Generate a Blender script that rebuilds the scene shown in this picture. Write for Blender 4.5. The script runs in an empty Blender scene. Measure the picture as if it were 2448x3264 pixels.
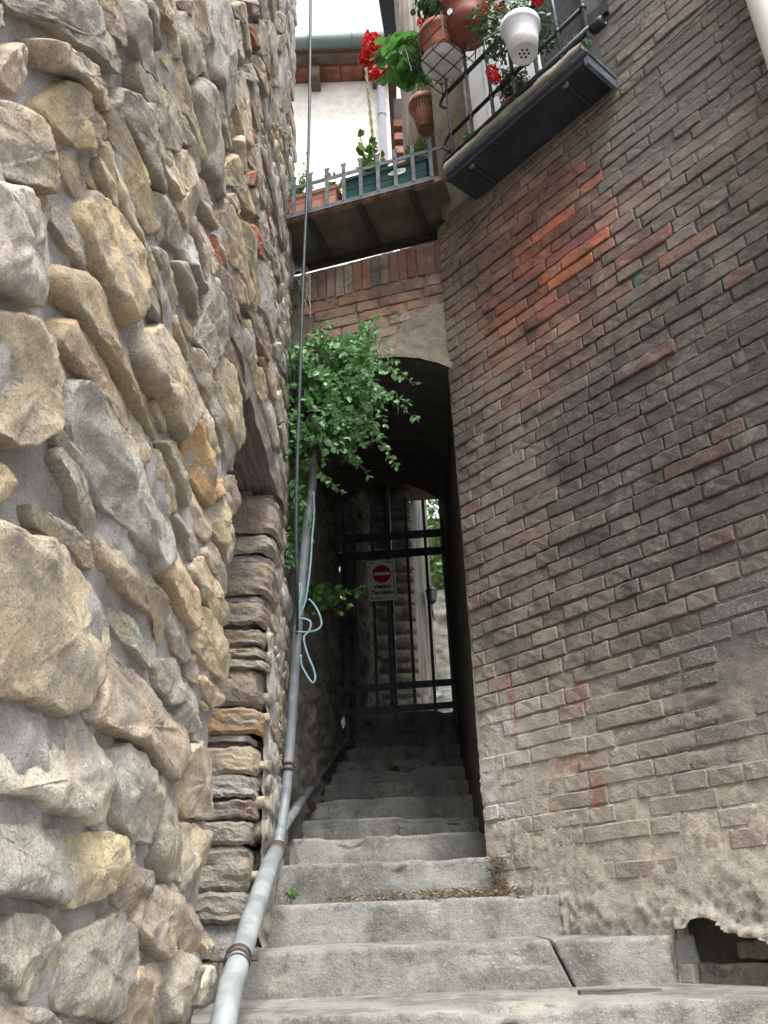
import bpy, math, random
import numpy as np
from mathutils import Matrix, Vector
random.seed(7); RNG=np.random.default_rng(7)
C=bpy.context.scene.collection
V3=lambda *a: np.array(a,float)

# ------------------------------------------------------------------ camera, sky, sun, exposure
P=math.radians(25.0); R=math.radians(2.3)
fwd=V3(0,math.cos(P),math.sin(P)); up0=V3(0,-math.sin(P),math.cos(P)); rt0=V3(1,0,0)
cr=rt0*math.cos(R)-up0*math.sin(R); cu=rt0*math.sin(R)+up0*math.cos(R)
cam=bpy.data.cameras.new('camera'); co=bpy.data.objects.new('camera',cam); C.objects.link(co)
cam.sensor_fit='VERTICAL'; cam.sensor_height=36; cam.lens=36*2767/3264; cam.clip_start=.05; cam.clip_end=400
m=Matrix.Identity(4)
for i in range(3):
    m[i][0]=cr[i]; m[i][1]=cu[i]; m[i][2]=-fwd[i]
co.matrix_world=m
sc=bpy.context.scene; sc.camera=co
w=bpy.data.worlds.new('World'); sc.world=w; w.use_nodes=True
nt=w.node_tree; bg=nt.nodes['Background']
sky=nt.nodes.new('ShaderNodeTexSky'); sky.sky_type='NISHITA'; sky.sun_disc=False
SUN_EL=math.radians(62); SUN_AZ=math.radians(158)      # azimuth clockwise from +Y: behind the camera, to the right
sky.sun_elevation=SUN_EL; sky.sun_rotation=SUN_AZ; sky.dust_density=4; sky.air_density=1.2
hs=nt.nodes.new('ShaderNodeHueSaturation'); hs.inputs['Saturation'].default_value=.22
nt.links.new(sky.outputs[0],hs.inputs['Color']); nt.links.new(hs.outputs[0],bg.inputs[0]); bg.inputs[1].default_value=.15
sl=bpy.data.lights.new('sun','SUN'); sl.energy=1.5; sl.angle=math.radians(18); sl.color=(1,.96,.9)
so=bpy.data.objects.new('sun',sl); C.objects.link(so); so.location=(3,-6,12)
sd=Vector((math.sin(SUN_AZ)*math.cos(SUN_EL),math.cos(SUN_AZ)*math.cos(SUN_EL),math.sin(SUN_EL)))
so.rotation_euler=sd.to_track_quat('Z','Y').to_euler()
vs=sc.view_settings; vs.view_transform='Standard'; vs.look='None'; vs.gamma=1; vs.use_curve_mapping=False
vs.exposure=1.6
sc.render.engine='CYCLES'; sc.cycles.max_bounces=8; sc.cycles.diffuse_bounces=5

# ------------------------------------------------------------------ noise
def _h(i,j,k):
    n=(i*374761393+j*668265263+k*2147483647)&0xffffffff
    n=((n^(n>>13))*1274126177)&0xffffffff
    return ((n^(n>>16))&0xffff)/65535.*2-1
def vnoise(p):
    p=np.asarray(p,float); i=np.floor(p).astype(np.int64); f=p-i; f=f*f*f*(f*(f*6-15)+10)
    r=0
    for a in (0,1):
        for b in (0,1):
            for c in (0,1):
                wt=(f[...,0] if a else 1-f[...,0])*(f[...,1] if b else 1-f[...,1])*(f[...,2] if c else 1-f[...,2])
                r=r+wt*_h(i[...,0]+a,i[...,1]+b,i[...,2]+c)
    return r
def fbm(p,oct=4,g=.5):
    p=np.asarray(p,float); r=0; a=1; t=0
    for o in range(oct):
        r=r+a*vnoise(p+o*17.3); t+=a; a*=g; p=p*2.03
    return r/t
sstep=lambda a,b,x: (lambda t:t*t*(3-2*t))(np.clip((x-a)/(b-a),0,1))

# ------------------------------------------------------------------ scene helpers
def mesh(name,v,f,smooth=False,attr=None):
    me=bpy.data.meshes.new(name)
    me.from_pydata(np.asarray(v,float).tolist(),[],[list(map(int,q)) for q in f])
    if smooth: me.polygons.foreach_set('use_smooth',[True]*len(me.polygons))
    me.update(); return me
def obj(name,me,mat=None,parent=None,color=None,M=None,kind=None):
    if mat is not None and len(me.materials)==0: me.materials.append(mat)
    o=bpy.data.objects.new(name,me); C.objects.link(o)
    if parent is not None: o.parent=parent
    if color is not None: o.color=(color[0],color[1],color[2],1)
    if M is not None: o.matrix_basis=M
    if kind: o['kind']=kind
    return o
def thing(name,label,cat,group=None,kind=None,loc=(0,0,0)):
    o=bpy.data.objects.new(name,None); C.objects.link(o); o.empty_display_size=.1
    if kind: o['kind']=kind
    else: o['category']=cat
    o['label']=label
    if group: o['group']=group
    return o
def tag(o,label,cat,group=None):
    o['label']=label; o['category']=cat
    if group: o['group']=group
    return o
class MB:
    def __init__(s): s.v=[]; s.f=[]
    def add(s,v,f):
        n=len(s.v); s.v+= [tuple(map(float,q)) for q in v]; s.f+=[[i+n for i in q] for q in f]; return s
    def box(s,c,ax,ay,az):
        c=np.asarray(c,float); ax,ay,az=(np.asarray(q,float) for q in (ax,ay,az))
        v=[c+i*ax+j*ay+k*az for k in(-1,1) for j in(-1,1) for i in(-1,1)]
        return s.add(v,[(0,2,3,1),(4,5,7,6),(0,1,5,4),(2,6,7,3),(1,3,7,5),(0,4,6,2)])
    def bx(s,x0,x1,y0,y1,z0,z1):
        return s.box(((x0+x1)/2,(y0+y1)/2,(z0+z1)/2),((x1-x0)/2,0,0),(0,(y1-y0)/2,0),(0,0,(z1-z0)/2))
    def tube(s,pts,r,n=10,cap=True):
        pts=[np.asarray(p,float) for p in pts]; rs=r if hasattr(r,'__len__') else [r]*len(pts)
        base=len(s.v); prev=None
        for i,p in enumerate(pts):
            t=pts[min(i+1,len(pts)-1)]-pts[max(i-1,0)]; t/=np.linalg.norm(t)+1e-12
            if prev is None:
                a=np.cross(t,V3(0,0,1)); 
                if np.linalg.norm(a)<.05: a=np.cross(t,V3(1,0,0))
            else: a=prev-t*np.dot(prev,t)
            a/=np.linalg.norm(a); prev=a; b=np.cross(t,a)
            for k in range(n):
                an=2*math.pi*k/n; s.v.append(tuple(p+rs[i]*(a*math.cos(an)+b*math.sin(an))))
        for i in range(len(pts)-1):
            for k in range(n):
                q=base+i*n; s.f.append([q+k,q+(k+1)%n,q+n+(k+1)%n,q+n+k])
        if cap:
            s.f.append([base+k for k in range(n)][::-1]); s.f.append([base+(len(pts)-1)*n+k for k in range(n)])
        return s
    def lathe(s,c,prof,n=24,axis=None,cap=True):
        c=np.asarray(c,float); az=V3(0,0,1) if axis is None else np.asarray(axis,float)/np.linalg.norm(axis)
        a=np.cross(az,V3(0,1,0)); 
        if np.linalg.norm(a)<.1: a=np.cross(az,V3(1,0,0))
        a/=np.linalg.norm(a); b=np.cross(az,a); base=len(s.v)
        for r,h in prof:
            for k in range(n):
                an=2*math.pi*k/n; s.v.append(tuple(c+az*h+r*(a*math.cos(an)+b*math.sin(an))))
        for i in range(len(prof)-1):
            for k in range(n):
                q=base+i*n; s.f.append([q+k,q+(k+1)%n,q+n+(k+1)%n,q+n+k])
        if cap: s.f.append([base+k for k in range(n)][::-1])
        return s
    def build(s,name,mat,parent=None,smooth=False,**kw): return obj(name,mesh(name,s.v,s.f,smooth),mat,parent,**kw)
def grid(nu,nv,mask=None):
    i=np.arange(nu)[:,None]; j=np.arange(nv)[None,:]; a=(i*(nv+1)+j).ravel()
    q=np.stack([a,a+nv+1,a+nv+2,a+1],1)
    if mask is not None: q=q[mask.ravel()]
    return q
def smoothpath(pts,n=8):
    pts=[np.asarray(p,float) for p in pts]; out=[]
    q=[2*pts[0]-pts[1]]+pts+[2*pts[-1]-pts[-2]]
    for i in range(1,len(q)-2):
        p0_,p1_,p2_,p3_=q[i-1:i+3]
        for t in np.linspace(0,1,n,endpoint=False):
            out.append(.5*((2*p1_)+(-p0_+p2_)*t+(2*p0_-5*p1_+4*p2_-p3_)*t*t+(-p0_+3*p1_-3*p2_+p3_)*t**3))
    out.append(pts[-1]); return out

# ------------------------------------------------------------------ materials
class NB:
    def __init__(s,name):
        s.m=bpy.data.materials.new(name); s.m.use_nodes=True; s.t=s.m.node_tree; s.p=s.t.nodes['Principled BSDF']
        s.g=s.n('ShaderNodeNewGeometry'); s.pos=s.g.outputs['Position']
        s.p.inputs['Specular IOR Level'].default_value=.3
    def n(s,t): return s.t.nodes.new(t)
    def l(s,a,b): s.t.links.new(a,b)
    def noise(s,scale,detail=6,rough=.55,vec=None,stretch=None,dist=0.):
        n=s.n('ShaderNodeTexNoise'); n.inputs['Scale'].default_value=scale; n.inputs['Detail'].default_value=detail; n.inputs['Roughness'].default_value=rough
        n.inputs['Distortion'].default_value=dist
        v=vec or s.pos
        if stretch:
            mp=s.n('ShaderNodeMapping'); mp.inputs['Scale'].default_value=stretch; s.l(v,mp.inputs['Vector']); v=mp.outputs[0]
        s.l(v,n.inputs['Vector']); return n.outputs['Fac']
    def ramp(s,x,lo,hi,a=0.,b=1.):
        n=s.n('ShaderNodeMapRange'); n.interpolation_type='SMOOTHSTEP'; n.clamp=True
        for k,v in zip(('From Min','From Max','To Min','To Max'),(lo,hi,a,b)): n.inputs[k].default_value=v
        s.l(x,n.inputs['Value']); return n.outputs[0]
    def math(s,op,a,b):
        n=s.n('ShaderNodeMath'); n.operation=op
        for i,q in enumerate((a,b)):
            if isinstance(q,(int,float)): n.inputs[i].default_value=q
            else: s.l(q,n.inputs[i])
        return n.outputs[0]
    def mix(s,f,a,b,mode='MIX'):
        n=s.n('ShaderNodeMix'); n.data_type='RGBA'; n.blend_type=mode
        for i,q in zip((0,6,7),(f,a,b)):
            if isinstance(q,(int,float)): n.inputs[i].default_value=q
            elif isinstance(q,tuple): n.inputs[i].default_value=(q[0],q[1],q[2],1)
            else: s.l(q,n.inputs[i])
        return n.outputs[2]
    def objcol(s): return s.n('ShaderNodeObjectInfo').outputs['Color']
    def vcol(s,name='Col'):
        n=s.n('ShaderNodeAttribute'); n.attribute_name=name; return n.outputs['Color']
    def xyz(s):
        n=s.n('ShaderNodeSeparateXYZ'); s.l(s.pos,n.inputs[0]); return n.outputs
    def bump(s,items):
        prev=None
        for h,st,d in items:
            n=s.n('ShaderNodeBump'); n.inputs['Strength'].default_value=st; n.inputs['Distance'].default_value=d
            s.l(h,n.inputs['Height'])
            if prev is not None: s.l(prev,n.inputs['Normal'])
            prev=n.outputs[0]
        s.l(prev,s.p.inputs['Normal'])
    def done(s,col=None,rough=.9,metal=0.):
        if col is not None:
            if isinstance(col,tuple): s.p.inputs['Base Color'].default_value=(col[0],col[1],col[2],1)
            else: s.l(col,s.p.inputs['Base Color'])
        if isinstance(rough,(int,float)): s.p.inputs['Roughness'].default_value=rough
        else: s.l(rough,s.p.inputs['Roughness'])
        s.p.inputs['Metallic'].default_value=metal; return s.m
def plain(name,col,rough=.6,metal=0.,var=.25,scale=30,bump=.3,spec=None):
    b=NB(name); n=b.noise(scale); c=b.mix(b.ramp(n,.35,.7),tuple(x*(1-var) for x in col),tuple(min(1,x*(1+var)) for x in col))
    if bump: b.bump([(b.noise(scale*6),bump,.004)])
    if spec is not None: b.p.inputs['Specular IOR Level'].default_value=spec
    return b.done(c,rough,metal)
def m_stone(name='fieldstone',src='obj'):
    b=NB(name); oi=b.n('ShaderNodeObjectInfo'); base=oi.outputs['Color'] if src=='obj' else b.vcol()
    ad=b.n('ShaderNodeVectorMath'); ad.operation='ADD'; b.l(b.pos,ad.inputs[0])
    sc_=b.n('ShaderNodeVectorMath'); sc_.operation='SCALE'; sc_.inputs[0].default_value=(31,17,23); b.l(oi.outputs['Random'],sc_.inputs['Scale']); b.l(sc_.outputs[0],ad.inputs[1]); v=ad.outputs[0]
    big=b.noise(7,5,.6,v,dist=.6); mid=b.noise(26,7,.7,v); fine=b.noise(95,5,.75,v); spk=b.noise(210,3,.7,v)
    st=b.noise(4.5,4,.6,v,dist=1.); rid=b.math('ABSOLUTE',b.math('SUBTRACT',b.noise(11,5,.6,v,dist=.8),.5),0.)
    c=b.mix(b.ramp(big,.42,.62),base,b.mix(.75,base,(.30,.285,.26)))
    c=b.mix(b.ramp(st,.54,.66,0,.6),c,b.mix(.5,base,(.55,.38,.18)))
    c=b.mix(b.math('MULTIPLY',b.ramp(rid,.010,.002,0,.5),b.ramp(st,.45,.35)),c,(.10,.085,.07))
    c=b.mix(b.ramp(mid,.52,.72,0,.55),c,b.mix(.5,base,(.62,.58,.50)))
    c=b.mix(b.ramp(mid,.46,.30,0,.6),c,b.mix(.6,base,(.12,.10,.085)))
    c=b.mix(b.ramp(fine,.35,.65,.36,0),c,(.16,.14,.12))
    c=b.mix(b.ramp(spk,.58,.68,0,.6),c,(.09,.078,.065)); c=b.mix(b.ramp(spk,.42,.34,0,.35),c,(.72,.67,.58))
    b.bump([(big,.5,.03),(b.ramp(rid,.0,.14),.35,.012),(mid,.9,.016),(fine,.9,.006),(spk,.6,.002)]); return b.done(c,.92)
def m_mortar(name,c0,c1,grit=1.,dark=(.12,.11,.10)):
    b=NB(name); big=b.noise(5,5); mid=b.noise(22,7,.7); fine=b.noise(105,5,.75); spk=b.noise(230,3,.7)
    c=b.mix(b.ramp(big,.38,.64),c0,c1); c=b.mix(b.ramp(mid,.5,.75,0,.5),c,tuple(min(1,x*1.35) for x in c1))
    c=b.mix(b.ramp(fine,.43,.33,0,.65),c,dark); c=b.mix(b.ramp(spk,.58,.68,0,.55),c,dark); c=b.mix(b.ramp(mid,.40,.30,0,.5),c,tuple(x*.55 for x in c0)); c=b.mix(b.ramp(spk,.42,.34,0,.3),c,tuple(min(1,x*1.5) for x in c1))
    b.bump([(mid,.8,.016*grit),(fine,1.,.007*grit),(spk,.8,.003*grit)]); return b.done(c,.95)
def marks(b,c):
    px,py,pz=b.xyz()
    def blob(cx,cz,rx,rz):
        a=b.math('POWER',b.math('DIVIDE',b.math('SUBTRACT',px,cx),rx),2); d=b.math('POWER',b.math('DIVIDE',b.math('SUBTRACT',pz,cz),rz),2)
        return b.ramp(b.math('ADD',a,d),1.,.1)
    n=b.ramp(b.noise(55,5,.75),.42,.58)
    red=b.math('MAXIMUM',b.math('MAXIMUM',blob(.82,.60,.11,.055),blob(.885,.48,.035,.15)),b.math('MAXIMUM',blob(.87,.90,.03,.10),blob(.60,.95,.02,.25)))
    c=b.mix(b.math('MULTIPLY',b.math('MULTIPLY',red,n),.6),c,(.34,.07,.065))
    teal=b.math('MAXIMUM',blob(1.33,2.86,.022,.06),blob(1.305,2.75,.014,.05))
    return b.mix(b.math('MULTIPLY',b.math('MULTIPLY',teal,n),.75),c,(.05,.16,.17))
def m_wash(name,src):
    b=NB(name); base=b.objcol() if src=='obj' else b.vcol()
    big=b.noise(2.6,5,.6); mid=b.noise(15,7,.7); fine=b.noise(75,6,.75); spk=b.noise(160,3,.7); z=b.xyz()
    c=b.mix(b.ramp(mid,.5,.68,0,.55),base,(.44,.405,.345)); c=b.mix(b.ramp(mid,.46,.32,0,.4),c,(.17,.15,.127)); c=b.mix(b.ramp(big,.5,.62,0,.45),c,(.20,.185,.165))
    soot=b.math('MULTIPLY',b.ramp(z[0],.95,1.35),b.ramp(z[2],.25,.75)); c=b.mix(b.math('MULTIPLY',soot,b.ramp(big,.36,.52,.35,.85)),c,(.115,.108,.104))
    eff=b.math('MULTIPLY',b.ramp(z[0],.78,.5),b.ramp(b.noise(5,6,.7,stretch=(1,1,.35)),.38,.55)); c=b.mix(b.math('MULTIPLY',eff,b.ramp(z[2],1.7,.9,0,.7)),c,(.56,.54,.52))
    c=b.mix(b.ramp(fine,.45,.34,0,.65),c,(.09,.08,.07)); c=b.mix(b.ramp(fine,.55,.66,0,.5),c,(.46,.42,.36)); c=b.mix(b.ramp(spk,.58,.68,0,.5),c,(.56,.52,.46)); c=marks(b,c)
    b.bump([(mid,.5,.006),(fine,1.,.007),(spk,.8,.003)]); return b.done(c,.95)
def m_brick(name,src):
    b=NB(name); base=b.objcol() if src=='obj' else b.vcol()
    big=b.noise(2.3,5,.6); mid=b.noise(17,7,.7); fine=b.noise(70,6,.75); spk=b.noise(150,3,.7)
    g=b.mix(.6,base,(.06,.056,.055))
    c=b.mix(b.ramp(big,.44,.60,.0,.85),base,g); sm=b.noise(6.5,6,.7,dist=.8); c=b.mix(b.ramp(sm,.53,.66,0,.6),c,b.mix(.65,base,(.29,.262,.225))); c=b.mix(b.ramp(sm,.47,.34,0,.7),c,(.045,.042,.042))
    c=b.mix(b.ramp(mid,.56,.74,0,.55),c,b.mix(.55,base,(.30,.27,.235)))
    c=b.mix(b.ramp(mid,.44,.28,0,.6),c,(.05,.044,.04))
    c=b.mix(b.ramp(fine,.55,.66,0,.55),c,b.mix(.5,base,(.36,.33,.29))); c=b.mix(b.ramp(fine,.46,.35,0,.8),c,(.04,.036,.033))
    c=b.mix(b.ramp(spk,.60,.72,0,.4),c,(.36,.33,.29)); c=marks(b,c)
    b.bump([(mid,.6,.006),(fine,.9,.004),(spk,.6,.002)]); return b.done(c,.93)
def m_leaf(name,c0,c1,tr=.35,rough=.45):
    b=NB(name); rnd=b.g.outputs['Random Per Island']; c=b.mix(rnd,c0,c1); c=b.mix(b.ramp(b.noise(60),.4,.7,0,.35),c,tuple(x*.6 for x in c0))
    b.p.inputs['Roughness'].default_value=rough; b.l(c,b.p.inputs['Base Color']); b.p.inputs['Specular IOR Level'].default_value=.4
    t=b.n('ShaderNodeBsdfTranslucent'); b.l(c,t.inputs['Color']); mx=b.n('ShaderNodeMixShader'); mx.inputs[0].default_value=tr
    b.l(b.p.outputs[0],mx.inputs[1]); b.l(t.outputs[0],mx.inputs[2]); b.l(mx.outputs[0],b.t.nodes['Material Output'].inputs['Surface']); return b.m
def m_wood(name,c0,c1,stretch=(40,40,2.2)):
    b=NB(name); n=b.noise(1,8,.65,stretch=stretch,dist=.4); n2=b.noise(1,4,.6,stretch=(stretch[0]*4,stretch[1]*4,stretch[2]*4))
    c=b.mix(b.ramp(n,.35,.65),c0,c1); c=b.mix(b.ramp(n2,.45,.3,0,.7),c,tuple(x*.25 for x in c0)); b.bump([(n,.8,.012),(n2,.7,.004)]); return b.done(c,.85)
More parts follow.
